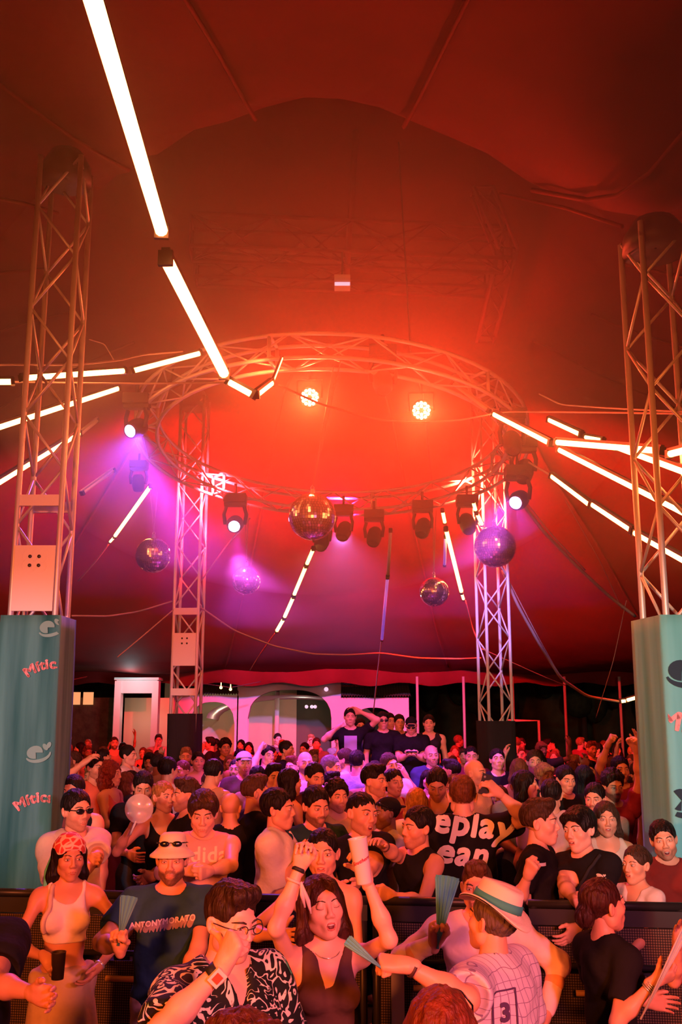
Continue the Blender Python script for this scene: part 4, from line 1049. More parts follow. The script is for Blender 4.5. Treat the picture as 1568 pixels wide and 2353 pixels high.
# white stall on the left with lit frame
Yk=25.; k=empty('market_stall',(wx(315,Yk),Yk,0),'white lit stall frame standing between the teal banner and the slim tower','stall'); kx=wx(315,Yk)
def kw(px): return wx(px,Yk)-kx
m=MB(); m.box(((kw(268)+kw(362))/2,0,wz(1578,Yk)),(kw(362)-kw(268),.25,wz(1562,Yk)-wz(1592,Yk))); m.build('fascia_board',MAT['kiosk'],k)
m=MB(); 
for a in(272,358): m.box((kw(a),0,1.5),(.16,.3,3.0)); 
m.box(((kw(268)+kw(362))/2,.1,wz(1560,Yk)),(kw(366)-kw(264),.6,.06)); m.build('frame',MAT['kiosk'],k)
m=MB(); m.box((kw(315),1.6,1.3),(1.3,.08,2.6)); m.build('back_board',MAT['cream_room'],k)
bulb('stall_light',(kx,Yk-1.0,3.0),(.65,.95,1),22); bulb('stall_light',(kx,Yk+.8,2.2),(1,.85,.6),6)
m=MB(); m.box((0,0,0),(wx(262,26)-wx(150,26),.2,2.6)); 
o=m.build('dark_shed',MAT['leaf'],None,label='dark shed wall with small yellow lit windows left of the white stall',cat='shed'); o.location=((wx(262,26)+wx(150,26))/2,26,1.3)
for px in(175,205):
    m=MB(); m.box((0,-.13,0),(.26,.03,.32)); q=m.build('lit_window',mat('win%d'%px,(.6,.5,.3),.6,emit=(.9,.62,.22),es=.5),o); q.location=(wx(px,26)-o.location[0],0,wz(1605,26)-1.3)
for px in(345,375):
    pass
lg='string bulbs seen over the teal banner'
for i,(px,py,Y) in enumerate(((112,1568,16),(130,1570,16),(143,1571,16),(508,1580,24),(530,1584,24))):
    m=MB(); m.ball((0,0,0),.035,8,6); m.rod((0,0,.03),(0,0,.12),.01,n=5); o=m.build('string_bulb',MAT['amber_tube_small'],None,label=['warm bulb on a string behind the teal banner, leftmost of three','warm bulb on a string behind the teal banner, middle of three','warm bulb on a string behind the teal banner, nearest the stalls','warm bulb above the lean-to roof, farther from the gable','warm bulb above the lean-to roof, nearest the gable'][i],cat='light bulb',group=lg)
    o.location=tuple(at(px,py,Y))
cable([(60,1560,15.6),(112,1564,16),(130,1566,16),(143,1567,16),(200,1555,17)],.008,'string carrying the three warm bulbs behind the teal banner','cable_dark')
cable([(440,1568,24),(508,1576,24),(530,1580,24),(600,1566,24.4)],.010,'string carrying the two warm bulbs above the lean-to roof','cable_dark')
mat('night_hedge',(.16,.10,.05),.9,bump=(1.5,1.),noise=(1.2,.6))
m=MB(); n=60; m.add([(x,40+.25*math.sin(x*2.1),z) for z in(0,9) for x in np.linspace(-32,32,n)],[(i,i+1,n+i+1,n+i) for i in range(n-1)]); struct('wall_back',m,MAT['night_hedge'])
# dark trees behind
rn=random.Random(5)
def tree(x,y,h,w,label):
    m=MB()
    for i in range(26):
        c=V(rn.gauss(0,w*.28),rn.gauss(0,w*.2),h*.35+rn.random()*h*.6); m.ball(c,(w*rn.uniform(.16,.28),w*.2,h*rn.uniform(.08,.15)),10,7,R=rotz(rn.random()*3))
    o=m.build('tree',MAT['leaf'],None,label=label,cat='tree',group='dark trees behind the back fence'); o.location=(x,y,0)
    t=MB(); t.rod((0,0,0),(0,0,h*.6),.14,.08); t.build('trunk',MAT['roof_tile'],o)
    return o
for i,x in enumerate(np.linspace(-15,16,10)): tree(x,37.5,5.8+rn.random(),2.3,'dark leafy tree in the night behind the back fence and building')
# back fence with thin posts
for i,px in enumerate((960,1067,1180,1300,1427,1500)):
    m=MB(); m.rod((0,0,0),(0,0,3.1),.035,n=8); P=at(px,1625,24.6); o=m.build('tent_side_pole',MAT['post'],None,label='thin tent pole at the dark back edge, %s'%['beside the building end','left of the lavender tower','right of the lavender tower','halfway to the pale banner','above the low bright tube','hidden beside the pale banner'][i],cat='pole',group='side poles along the back edge')
    o.location=(P[0],P[1],0)
m=MB(); A=at(1168,1656,20); B=at(1238,1656,20); m.tube([(0,0,0),tuple(B-A),tuple(B-A-V(0,0,A[2]))],.03,n=8); m.rod((0,0,0),V(0,0,-A[2]),.03); o=m.build('goal_frame',MAT['post'],None,label='small pale pipe frame right of the lavender tower foot',cat='frame'); o.location=tuple(A)
# low stage the young men stand on
pf=empty('podium',(at(890,1700,13.2)[0],13.6,0),'low black podium in the crowd on which the group of young men stands','podium')
m=MB(); m.box((0,0,.58),(2.3,1.2,.08)); m.build('deck',MAT['darkmetal'],pf)
for sx in(-1.1,1.1):
    for sy in(-.55,.55): m=MB(); m.rod((sx,sy,0),(sx,sy,.55),.03); m.build('leg',MAT['alu'],pf)
mat('brass',(.80,.48,.12),.45)
# ------------------------------------------------------------------ crowd barrier
BX0,BY0,BX1,BY1=-3.55,6.72,3.9,5.88
def bar_y(x): return BY0+(BY1-BY0)*(x-BX0)/(BX1-BX0)
nb_=7; bnames=['at the left photo edge beside the teal banner','behind the woman in the white crop top','behind the man in the white bucket hat','behind the man with the patterned shirt','behind the woman with raised arms, right of her','behind the man in the straw hat','behind the dark-haired woman in the black top','at the right photo edge']
nb_=8
for i in range(nb_):
    xa=BX0+(BX1-BX0)*i/nb_; xb=BX0+(BX1-BX0)*(i+1)/nb_; A=V(xa,bar_y(xa),0); B=V(xb,bar_y(xb),0); L=np.linalg.norm(B-A); ang=math.atan2(B[1]-A[1],B[0]-A[0])
    o=empty('crowd_barrier',A,'black steel crowd barrier module '+bnames[i],'crowd barrier','black crowd barrier modules in a row',ang)
    g=.012; m=MB(); m.rod((g,0,1.20),(L-g,0,1.20),.026,n=10); m.build('top_rail',MAT['darkmetal'],o)
    m=MB(); m.box((L/2,-.03,1.135),(L-2*g,.02,.09)); m.build('top_flange',MAT['black'],o)
    m=MB()
    for x in(g+.03,L-g-.03): m.rod((x,0,0),(x,0,1.19),.026,n=8)
    m.rod((g,0,.86),(L-g,0,.86),.018,n=8); m.rod((g,0,.10),(L-g,0,.10),.022,n=8); m.build('frame',MAT['darkmetal'],o)
    m=MB(); m.box((L/2,-.012,.98),(L-.12,.006,.20)); m.build('upper_perforated_panel',MAT['perforated'],o)
    m=MB(); m.box((L/2,-.012,.47),(L-.12,.006,.70)); m.build('lower_perforated_panel',MAT['perforated'],o)
    m=MB(); m.box((L/2,-.28,.27),(L-.06,.50,.02)); m.build('foot_step',MAT['darkmetal'],o)
    m=MB(); m.rod((L*.28,-.07,.73),(L*.64,-.07,.73),.018,n=10); m.build('brass_coloured_rung',MAT['brass'],o)
    for x in(g+.05,L-g-.05): m=MB(); m.tube([(x,-.5,.26),(x,-.05,.02)],.016,n=6); m.build('step_brace',MAT['darkmetal'],o)
P=at(920,2125,5.9); m=MB(); m.box((0,0,0),(.075,.05,.84)); 
o=m.build('barrier_post',MAT['alu'],None,label='pale aluminium upright clamped to the barrier right of the woman with raised arms',cat='post'); o.location=(P[0],bar_y(P[0])-.06,.55)
m=MB()
for z in(.36,-.34):
    for s in(-1,1): m.ball((s*.055,-.03,z),.016,8,6)
m.build('bolt',MAT['silver'],o)
# ------------------------------------------------------------------ things worn
def worn(g,name,fn,mt,color=(.5,.5,.5)):
    m=MB(); fn(m)
    for i in range(len(m.v)): m.v[i]=g.TH(m.v[i])
    return m.build(name,MAT[mt],g.obj,color)
def ring_on(g,q,t,r,w,name,mt,color,thick=.004,n=16):
    """band round the forearm, t from elbow (0) to wrist (1)"""
    E,W=g.E[q],g.W[q]; c=E+(W-E)*t; x,y,z=frame(W-E); R=np.stack([x,y,z],1)
    m=MB(); m.lathe([(r,-w/2),(r+thick,-w/2),(r+thick,w/2),(r,w/2)],n,R=R,o=c); m.v=[v*g.s for v in m.v]; return m.build(name,MAT[mt],g.obj,color)
def sunglasses(g,z=.006,y=-.098,mt='gloss',color=(.01,.01,.012),name='sunglasses',rim=False,up=0.,lens=(.024,.006,.017)):
    def fn(m):
        R=rotx(up)
        o=V(0,y,z)
        for s in(-1,1):
            c=R@V(s*.033,0,0)+o
            if rim:
                m.tube([c+R@V(lens[0]*math.cos(a),0,lens[2]*math.sin(a)) for a in np.linspace(0,2*PI,17)],.0018,n=5)
            else: m.ball(c,lens,14,8,R=R@rotz(s*.18))
            m.tube([R@V(s*.056,.004,.006)+o,R@V(s*.080,.04,.008)+o,R@V(s*.082,.10,.004)+o],.0028 if not rim else .002,n=5)
        m.tube([R@V(-.012,-.003,.004)+o,R@V(0,-.006,.007)+o,R@V(.012,-.003,.004)+o],.002,n=5)
    return worn(g,name,fn,mt,color)
def hat(g,crown,brim,name='hat',mt='straw',color=(.8,.7,.6),tilt=(0,0,0),band=None,bmat='print',off=(0,0,0),droop=.02,wav=.0,flat=False):
    R=rotx(tilt[0])@roty(tilt[1])@rotz(tilt[2]); o=V(0,.012,.045)+V(*off); n=40
    def fn(m):
        H=crown[2]
        prof=[(brim[0],-droop),(brim[0]*.99,-droop+.006),((brim[0]+crown[0])/2,.004-droop*.35),(crown[0]+.006,.010),(crown[0],.02),(crown[1],H-.018),(crown[1]*.93,H-.003)]
        if flat: prof+=[(crown[1]*.80,H-.010),(crown[1]*.5,H-.014),(.001,H-.012)]
        else: prof+=[(crown[1]*.7,H+.008),(.001,H+.012)]
        v=[]
        for r,z in prof:
            for j in range(n):
                a=2*PI*j/n; k=r/brim[0]; v.append((r*math.cos(a)*.86,r*math.sin(a)*1.04,z+wav*k**3*math.cos(2*a)))
        f=[(i*n+j,i*n+(j+1)%n,(i+1)*n+(j+1)%n,(i+1)*n+j) for i in range(len(prof)-1) for j in range(n)]
        v=np.array(v)@R.T+o; m.add(v,f)
        u=np.array([(crown[0]*.99*math.cos(2*PI*j/n)*.86,crown[0]*.99*math.sin(2*PI*j/n)*1.04,.006) for j in range(n)]+[(brim[0]*math.cos(2*PI*j/n)*.86,brim[0]*math.sin(2*PI*j/n)*1.04,-droop-.004+wav*math.cos(4*PI*j/n)) for j in range(n)])@R.T+o
        m.add(u,[(j,n+j,n+(j+1)%n,(j+1)%n) for j in range(n)])
    h=worn(g,name,fn,mt,color)
    if band:
        def fb(m):
            v=[];K=[(crown[0]+.005,.012),(crown[0]+.006,.012),(crown[0]+.004,.045),(crown[0]-.004,.046)]
            m.add(np.array([(r*math.cos(2*PI*j/n)*.86,r*math.sin(2*PI*j/n)*1.04,z) for r,z in K for j in range(n)])@R.T+o,[(i*n+j,i*n+(j+1)%n,(i+1)*n+(j+1)%n,(i+1)*n+j) for i in range(3) for j in range(n)])
        m=MB(); fb(m)
        for i in range(len(m.v)): m.v[i]=g.TH(m.v[i])
        m.build('hat_band',MAT[bmat],h,band)
    return h
def strap(g,pts,w,name,color,mt='cloth'):
    """flat strap over the clothing, points in body space, laid on the shirt"""
    src=g.shirt.data; bv=BVHTree.FromPolygons([x.co[:] for x in src.vertices],[p.vertices[:] for p in src.polygons]); P=[]
    for i in range(len(pts)-1):
        for t in np.linspace(0,1,10)[(0 if i==0 else 1):]: P.append((np.asarray(pts[i])*(1-t)+np.asarray(pts[i+1])*t)*g.s)
    Q=[]
    for p in P:
        h=bv.find_nearest(Vector(p)); Q.append(np.array(h[0])+np.array(h[1])*.006 if h[0] is not None else p)
    m=MB(); m.tube(Q,w/2,n=6); return m.build(name,MAT[mt],g.obj,color)
def scale_print(g,v,f,org,ux,uy,dirn,color,name,mt='print',lift=.006):
    return print_on(g.shirt,v,f,np.asarray(org)*g.s,ux,uy,dirn,color,name,lift,mt)
def cup(at_,axis,h,r0,r1,mt,label,color=(.8,.7,.7),group='drinking cups',prt=False):
    x,y,z=frame(axis); R=np.stack([x,y,z],1); m=MB()
    m.lathe([(0,0),(r0,0),(r0*1.02,.004),(r1,h-.004),(r1+.002,h),(r1-.002,h),(r1-.003,h-.006),(r0-.003,.008),(0,.008)],24,R=R); o=m.build('drinking_cup',MAT[mt],None,color,label=label,cat='cup',group=group); o.location=tuple(at_); return o,R
def folding_fan(piv,a_dir,b_dir,L,label,color=(.10,.42,.46),open_=.9,ribs=10,leaf_from=.35,rib=(.75,.70,.65),group='hand fans'):
    """pivot, first rib direction, last rib direction"""
    o=empty('folding_fan',piv,label,'hand fan',group); a,b=nrm(a_dir),nrm(b_dir); n_=nrm(np.cross(a,b)); D=[]
    for i in range(ribs):
        t=i/(ribs-1); d=nrm(a*(1-t)+b*t); D.append(d+n_*(.012 if i%2 else -.012))
    m=MB(); v=[]; leaf_from=min(leaf_from,.22)
    for d in D: v+=[d*L*leaf_from+n_*.001,d*L+n_*.001]
    m.add(v,[(2*i,2*i+1,2*i+3,2*i+2) for i in range(ribs-1)],smooth=False); l=m.build('leaf',MAT['print'],o,color); md=l.modifiers.new('t','SOLIDIFY'); md.thickness=.0015
    m=MB()
    for i,d in enumerate(D): m.rod(-d*.02,d*L*.97,.0018 if 0<i<ribs-1 else .004,n=5)
    m.build('ribs',MAT['plain'],o,rib); return o

SK0=(.72,.35,.22); SK1=(.56,.25,.15); SK2=(.26,.11,.065); SKP=(.80,.44,.33)
BLK=(.014,.013,.015); WH=(.72,.68,.66); CRM=(.66,.56,.44)
DK=(.011,.006,.005); BR=(.055,.026,.014); BRD=dict(beard=.82,wcol=(.05,.025,.018))
STB=dict(beard=.38,wcol=(.10,.05,.035))
GF='people in the front row before the barrier'; GB='people leaning on the barrier'; GM='people in the middle of the crowd'; GP='young men on the podium'
# ---- front row --------------------------------------------------------------
g=person('woman in a red patterned headscarf, white crop top and long pale skirt',163,1922,5.65,'f',yaw=14,hy=14,hp=4,hero=2,group=GF,hair='bob',hcol=DK,top='crop',tcol=(.80,.66,.66),neck='scoop',bottom='skirt',bcol=(.50,.36,.29),skin=SK1,
   R=(104,2200,5.35),L=(226,2222,5.5),Rh='grip',Lh='relax',Rel=(-.9,.2,-.4),Lel=(.9,.3,-.2),Rn=(.6,-.2,-.6),Rd=(.3,-.2,-.2),hs=1.03,brow=(.03,.015,.01))
F1=g
def fn(m):
    H=Field(); H.e((0,.020,.046),(.090,.110,.090),k=.02); H.plane((0,-.80,-.6),(0,-.075,.052)); H.plane((0,-.15,-1),(0,.0,.018)); H.c((0,.105,.01),(0,.12,-.02),.03,.03,k=.02)
    H.wave(.002,90,[((.4,.3,1),1.)]); v,f=H.mesh(.005,1); m.add(v,f)
def _scarf(nt,N,Lk,b):
    tc=N.new('ShaderNodeTexCoord'); w=N.new('ShaderNodeTexVoronoi'); w.inputs['Scale'].default_value=24; w.feature='DISTANCE_TO_EDGE'; Lk.new(tc.outputs['Object'],w.inputs['Vector']); r=N.new('ShaderNodeValToRGB')
    r.color_ramp.elements[0].position=.06; r.color_ramp.elements[0].color=(.85,.55,.45,1); r.color_ramp.elements[1].position=.14; r.color_ramp.elements[1].color=(.62,.06,.05,1); Lk.new(w.outputs['Distance'],r.inputs[0]); Lk.new(r.outputs[0],b.inputs['Base Color'])
mat_nodes('scarf',_scarf); hs_=worn(g,'headscarf',fn,'scarf')
def fn(m): m.tube([(-.075,.07,.0),(-.105,.06,-.08),(-.115,.03,-.16),(-.10,.03,-.24)],[.016,.018,.015,.008],n=8)
worn(g,'scarf_tail',fn,'cloth',(.12,.55,.38))
strap(g,[(-.075,-.02,1.47),(-.10,-.11,1.36),(-.13,-.13,1.2)],.028,'shoulder_strap',(.62,.45,.36)); ring_on(g,1,.95,.027,.012,'bracelet','silver',WH)
cup(g.world(g.W[-1]+V(.07,-.05,-.10)),(0,0,1),.13,.030,.036,'plain','dark cup held by the woman in the white crop top',(.03,.015,.015))
m=MB(); 
g=person('bearded man in a white bucket hat and dark teal T-shirt with a slanted word',397,1926,5.35,yaw=4,hero=2,group=GF,hair='short',hcol=BR,top='tee',tcol=(.030,.080,.13),bottom='shorts',bcol=(.72,.52,.50),skin=SK0,build=1.12,
   R=(276,2178,4.95),L=(408,2305,4.9),Rh='fist',Lh='relax',Rel=(-.9,.3,-.5),Lel=(.9,.6,-.2),Rn=(0,-1,-.3),Rd=(0,-.3,.6),loose=.006,eyes='squint',sleeve=.6,**BRD); F2=g
h=hat(g,(.088,.082,.080),(.140,),'bucket_hat','straw',WH,tilt=(-.05,0,0),droop=.030,off=(0,0,.012))
sunglasses(g,.098,-.088,up=-.1,lens=(.026,.007,.015),name='sunglasses')
tv,tf=text_mesh('ANTONYMORATO',.037,.0012,shear=.12,sub=1)
o_=g.t((-.025,-.15,1.325)); c6=math.cos(.13); s6=math.sin(.13)
V_=[];F_=[];n0=0; NT=len(tv)
for k in range(7):
    q=tv.copy(); q[:,0]-=k*.0030; q[:,1]-=k*.0050; 
    V_.append(q+[0,0,0]); F_+=[[i+n0 for i in t] for t in tf]; n0+=len(q)
# streaked shadow below, word on top
scale_print(g,np.concatenate(V_[1:]),[t for t in F_ if max(t)<n0-NT],o_,V(c6,0,s6),V(-s6,0,c6),V(0,1,0),(.42,.30,.34),'printed_shadow',lift=.005)
scale_print(g,tv,tf,o_,V(c6,0,s6),V(-s6,0,c6),V(0,1,0),(.85,.72,.76),'printed_word',lift=.009)
folding_fan(g.world(g.W[-1]+V(.0,-.05,.04)),V(.42,0,1),V(.02,-.1,1),.21,'half-open teal and white folding fan held by the man in the bucket hat',(.10,.36,.40),ribs=8,rib=(.10,.28,.30))
def _pat(nt,N,Lk,b):     # black cotton with pale brushed faces-like curls and a few green flecks
    tc=N.new('ShaderNodeTexCoord'); n=N.new('ShaderNodeTexNoise'); n.inputs['Scale'].default_value=9; n.inputs['Detail'].default_value=1.5; n.inputs['Distortion'].default_value=2.2; Lk.new(tc.outputs['Object'],n.inputs['Vector'])
    wv=N.new('ShaderNodeMath'); wv.operation='MULTIPLY'; wv.inputs[1].default_value=30; Lk.new(n.outputs['Fac'],wv.inputs[0]); si=N.new('ShaderNodeMath'); si.operation='SINE'; Lk.new(wv.outputs[0],si.inputs[0])
    n2=N.new('ShaderNodeTexNoise'); n2.inputs['Scale'].default_value=16; Lk.new(tc.outputs['Object'],n2.inputs['Vector']); a=N.new('ShaderNodeMath'); a.operation='MULTIPLY_ADD'; a.inputs[1].default_value=3.0; a.inputs[2].default_value=-1.85; Lk.new(n2.outputs['Fac'],a.inputs[0])
    ad=N.new('ShaderNodeMath'); ad.operation='ADD'; Lk.new(si.outputs[0],ad.inputs[0]); Lk.new(a.outputs[0],ad.inputs[1])
    r=N.new('ShaderNodeValToRGB'); r.color_ramp.elements[0].position=.12; r.color_ramp.elements[0].color=(.008,.010,.010,1); r.color_ramp.elements[1].position=.30; r.color_ramp.elements[1].color=(.68,.66,.58,1); Lk.new(ad.outputs[0],r.inputs[0])
    n3=N.new('ShaderNodeTexNoise'); n3.inputs['Scale'].default_value=7; Lk.new(tc.outputs['Object'],n3.inputs['Vector']); r3=N.new('ShaderNodeValToRGB'); r3.color_ramp.elements[0].position=.60; r3.color_ramp.elements[0].color=(1,1,1,1); r3.color_ramp.elements[1].position=.66; r3.color_ramp.elements[1].color=(.15,.75,.40,1); Lk.new(n3.outputs['Fac'],r3.inputs[0])
    mu=N.new('ShaderNodeMix'); mu.data_type='RGBA'; mu.blend_type='MULTIPLY'; mu.inputs[0].default_value=1; Lk.new(r.outputs[0],mu.inputs[6]); Lk.new(r3.outputs[0],mu.inputs[7]); Lk.new(mu.outputs[2],b.inputs['Base Color'])
mat_nodes('pattern',_pat)
g=person('man in thin glasses and a black and white patterned shirt giving a thumbs-up',533,2036,3.6,yaw=38,hy=8,hp=10,hero=2,group=GF,hair='fade',buzz=.55,hcol=(.035,.016,.010),top='shirt',tcol=BLK,tmat='pattern',bottom='trousers',bcol=BLK,skin=SKP,
   R=(510,2222,3.25),L='front',Rh='thumb',Rel=(-.85,-.2,-.85),Rn=(.75,.5,.1),Rd=(.34,-.05,.75),sleeve=.75,loose=.012,beard=.22,wcol=(.12,.06,.04)); F3=g
sunglasses(g,.006,-.104,'darkmetal',name='glasses',rim=True,lens=(.021,.004,.017))
ring_on(g,-1,.90,.029,.030,'watch_strap','plain',(.02,.02,.02)); E,W=g.E[-1],g.W[-1]; c=E+(W-E)*.90; x,y,z=frame(W-E); R=np.stack([x,y,z],1); v=nrm(V(-.2,-1,.1)-z*np.dot(V(-.2,-1,.1),z))
m=MB(); RR_=np.stack([np.cross(z,v),v,z],1); m.box((c+v*.034)*1.0,(.040,.014,.048),R=RR_); m.v=[q*g.s for q in m.v]; w_=m.build('watch',MAT['plain'],g.obj,(.85,.70,.62)); m=MB(); m.box(c+v*.042,(.024,.004,.026),R=RR_); m.v=[q*g.s for q in m.v]; m.build('watch_face',MAT['plain'],w_,(.65,.08,.03))
g=person('laughing woman in a brown V-neck top, both arms raised, holding a frosted cup',742,2019,4.25,'f',yaw=14,hp=-8,hr=-5,hy=4,hero=2,group=GF,hair='long',hcol=(.060,.018,.014),top='vneck',tcol=(.115,.055,.045),bottom='trousers',bcol=(.1,.05,.04),skin=SKP,
   R=(690,1988,4.05),L=(843,2020,4.05),Rh='flop',Lh='grip',Rel=(-.45,-.9,-.1),Lel=(.65,-.8,-.1),Rn=(0,-1,-.1),Rd=(.22,-.15,1),Ln=(-.9,-.45,0),Ld=(-.10,-.25,.9),eyes='closed',mouth='open',brow=(.03,.012,.01),hs=1.06,loose=.002); F4=g
ring_on(g,-1,.93,.0235,.016,'black_wristband','plain',(.015,.012,.016)); ring_on(g,-1,.74,.030,.010,'festival_ribbon','plain',(.82,.55,.50))
W=g.W[-1]; E=g.E[-1]; c=E+(W-E)*.74; m=MB(); 
for d in((.03,-.02,-.05),(.055,-.02,-.075)): m.tube([c+V(.025,-.02,0),c+V(*d),c+V(*d)+V(.012,0,-.05)],[.004,.010,.004],n=6)
m.v=[q*g.s for q in m.v]; m.build('ribbon_ends',MAT['cloth'],g.obj,(.85,.62,.58))
m=MB(); m.tube([g.NB*1+g.Rt@V(.058*math.cos(a),-.028-.060*math.sin(a),-.005-.028*math.sin(a)) for a in np.linspace(.1,PI-.1,15)],.0018,n=5); m.v=[q*g.s for q in m.v]; m.build('necklace',MAT['silver'],g.obj)
hp_=g.world(g.W[1]); ax=nrm(V(-.16,0,1)); cp,R=cup(at(838,2030,3.93),ax,.168,.0285,.0365,'cup','tall frosted cup with a small dark red word held up by the laughing woman')
tv,tf=text_mesh('Southern',.019,.0006,shear=.3,sub=0)
# orient the print toward the hall entrance side
def ang_to(R,d): q=R.T@np.asarray(d); return math.atan2(q[1],q[0])
a0=ang_to(R,(0,-1,0)); v=[]
for p in tv:
    a=a0+p[0]/.033; hh=.080+p[1]+p[0]*.28; rr=.0285+.008*hh/.168+.0015; v.append(R@V(rr*math.cos(a),rr*math.sin(a),hh))
m=MB(); m.add(v,tf); m.build('printed_word',MAT['print'],cp,(.45,.01,.04))
g=person('smiling dark-haired woman with bare shoulders just behind the laughing woman with raised arms',742,1906,5.2,'f',yaw=-4,hero=2,group=GF,hair='tied',hcol=DK,top='cami',tcol=BLK,bottom='trousers',bcol=BLK,skin=SK0,R=(640,2150,4.9),L='belly',Rh='open',Rel=(-1,.1,-.5),mouth='smile')
g=person('man in a pale pink long-sleeved shirt, face hidden behind a straw hat',1095,1986,5.0,yaw=-12,hero=2,group=GF,hair='fade',hcol=(.09,.035,.015),top='long',tcol=(.86,.64,.64),neck='v',bottom='trousers',bcol=(.12,.07,.07),skin=SK0,build=1.12,R=(1000,2165,4.75),L=(1256,2330,4.9),Rh='fist',Rel=(-.9,.2,-.6),Lel=(1,.4,-.1),Rn=(.3,-1,0),Rd=(.1,-.1,.8),buzz=.2); F7=g
folding_fan(g.world(g.W[-1]+V(.02,-.04,.0)),V(.36,-.05,1),V(-.02,-.05,1),.30,'teal folding fan held upright in front of the man in the pale pink shirt',(.07,.34,.38),ribs=9,leaf_from=.12,rib=(.1,.4,.42))
def _check(nt,N,Lk,b):   # pale shirt cloth with thin dark grid lines
    tc=N.new('ShaderNodeTexCoord'); s=N.new('ShaderNodeSeparateXYZ'); Lk.new(tc.outputs['Object'],s.inputs[0]); outs=[]
    n=N.new('ShaderNodeTexNoise'); n.inputs['Scale'].default_value=5; Lk.new(tc.outputs['Object'],n.inputs['Vector'])
    for o_,fr in(('X',30),('Z',26)):
        ad=N.new('ShaderNodeMath'); ad.operation='MULTIPLY_ADD'; ad.inputs[1].default_value=.07; Lk.new(n.outputs['Fac'],ad.inputs[0]); Lk.new(s.outputs[o_],ad.inputs[2])
        a=N.new('ShaderNodeMath'); a.operation='MULTIPLY'; a.inputs[1].default_value=fr; Lk.new(ad.outputs[0],a.inputs[0]); fr_=N.new('ShaderNodeMath'); fr_.operation='FRACT'; Lk.new(a.outputs[0],fr_.inputs[0]); c=N.new('ShaderNodeMath'); c.operation='LESS_THAN'; c.inputs[1].default_value=.10 if o_=='X' else .06; Lk.new(fr_.outputs[0],c.inputs[0]); outs.append(c)
    mx=N.new('ShaderNodeMath'); mx.operation='MAXIMUM'; Lk.new(outs[0].outputs[0],mx.inputs[0]); Lk.new(outs[1].outputs[0],mx.inputs[1]); mi=N.new('ShaderNodeMix'); mi.data_type='RGBA'; Lk.new(mx.outputs[0],mi.inputs[0]); mi.inputs[6].default_value=(.66,.58,.70,1); mi.inputs[7].default_value=(.28,.20,.34,1); Lk.new(mi.outputs[2],b.inputs['Base Color'])
mat_nodes('checked_shirt',_check)
g=person('man in a straw hat and pale checked shirt numbered 3, reaching out a fan',1128,2050,4.05,yaw=-128,lean=8,hy=-8,hp=-8,hr=-6,hero=2,group=GF,hair='short',hcol=(.12,.09,.07),top='shirt',tcol=WH,tmat='checked_shirt',bottom='trousers',bcol=(.06,.05,.07),skin=SK0,build=1.18,
   L=(935,2218,3.6),R='down',Lh='fist',Lel=(.8,-1,-.4),Ln=(-.1,.3,-.9),Ld=(-1,0,.15),sleeve=.6,loose=.016); F6=g
hat(g,(.100,.094,.100),(.158,),'straw_hat','straw',(.85,.70,.5),tilt=(-.12,-.16,0),droop=.004,wav=.026,flat=True,band=(.05,.30,.28),bmat='hatband' if 'hatband' in MAT else 'print',off=(0,0,.016))
ring_on(g,1,.90,.029,.012,'dark_bracelet','plain',(.06,.02,.02))
P_=g.world(g.W[1]); folding_fan(P_+V(-.09,-.03,.0),V(-1,-.15,1.0),V(-1,-.15,.62),.15,'nearly closed teal folding fan held out beside the laughing woman',(.10,.45,.50),ribs=7,rib=(.12,.40,.44))
tv,tf=text_mesh('3',.085,.004,sub=1); inv=g.Rz.T
P3=np.asarray(at(1158,2318,3.9)); lo_=g.Rz.T@(P3-g.base); dn_=g.Rz.T@V(0,1,0); ux_=g.Rz.T@V(1,0,0)
print_on(g.shirt,tv,tf,lo_-V(0,0,.03),ux_,V(0,0,1),dn_,(.10,.05,.13),'printed_number',.005)
fm=MB()
for (a,b,c,d) in((-.045,-.062,.045,-.056),(-.045,.066,.045,.072),(-.050,-.06,-.043,.07),(.043,-.06,.050,.07)):
    xs_=np.linspace(a,c,7 if c-a>.03 else 2); zs_=np.linspace(b,d,9 if d-b>.03 else 2); n=len(xs_); fm.add([(x,z,0) for z in zs_ for x in xs_],[(j*n+i,j*n+i+1,(j+1)*n+i+1,(j+1)*n+i) for j in range(len(zs_)-1) for i in range(n-1)])
print_on(g.shirt,np.concatenate(fm.v),fm.f,lo_,ux_,V(0,0,1),dn_,(.10,.05,.13),'printed_number_frame',.005)
g=person('woman with dark pinned-up hair and a black T-shirt holding a long pale fan',1385,2022,4.6,'f',yaw=118,hy=-8,hp=-6,hero=2,group=GF,hair='tied',hcol=(.050,.014,.010),top='tee',tcol=BLK,neck='v',bottom='trousers',bcol=BLK,skin=SK0,R=(1505,2255,4.35),L='front',Rh='grip',Rel=(-.4,-.4,-1),Rn=(.3,.5,.6),Rd=(1,-.1,.35),hs=1.06,sleeve=.62); F8=g
for i in range(4): ring_on(g,-1,.82+i*.035,.027+.001*i,.006,'bracelet','silver',WH)
P_=g.world(g.W[-1]); folding_fan(at(1478,2332,4.3),V(.62,-.1,1),V(.50,-.1,1),.50,'long nearly closed pale blue fan held by the woman in the black T-shirt',(.50,.60,.66),ribs=6,leaf_from=.1,rib=(.5,.5,.5))
g=person('person with auburn hair and dark glasses pushed up, at the bottom edge',1012,2272,2.62,'f',yaw=170,hy=0,hero=2,group=GF,hair='longwavy',hcol=(.16,.030,.012),top='tee',tcol=(.1,.03,.02),skin=SK0); sunglasses(g,.085,-.080,up=-.6,lens=(.027,.008,.020),name='sunglasses')
g=person('person with brown-red hair only just showing at the bottom edge below the patterned shirt',562,2330,2.55,'f',yaw=175,hero=2,group=GF,hair='bigcurly',hcol=(.09,.022,.010),top='tee',tcol=BLK,skin=SK0)
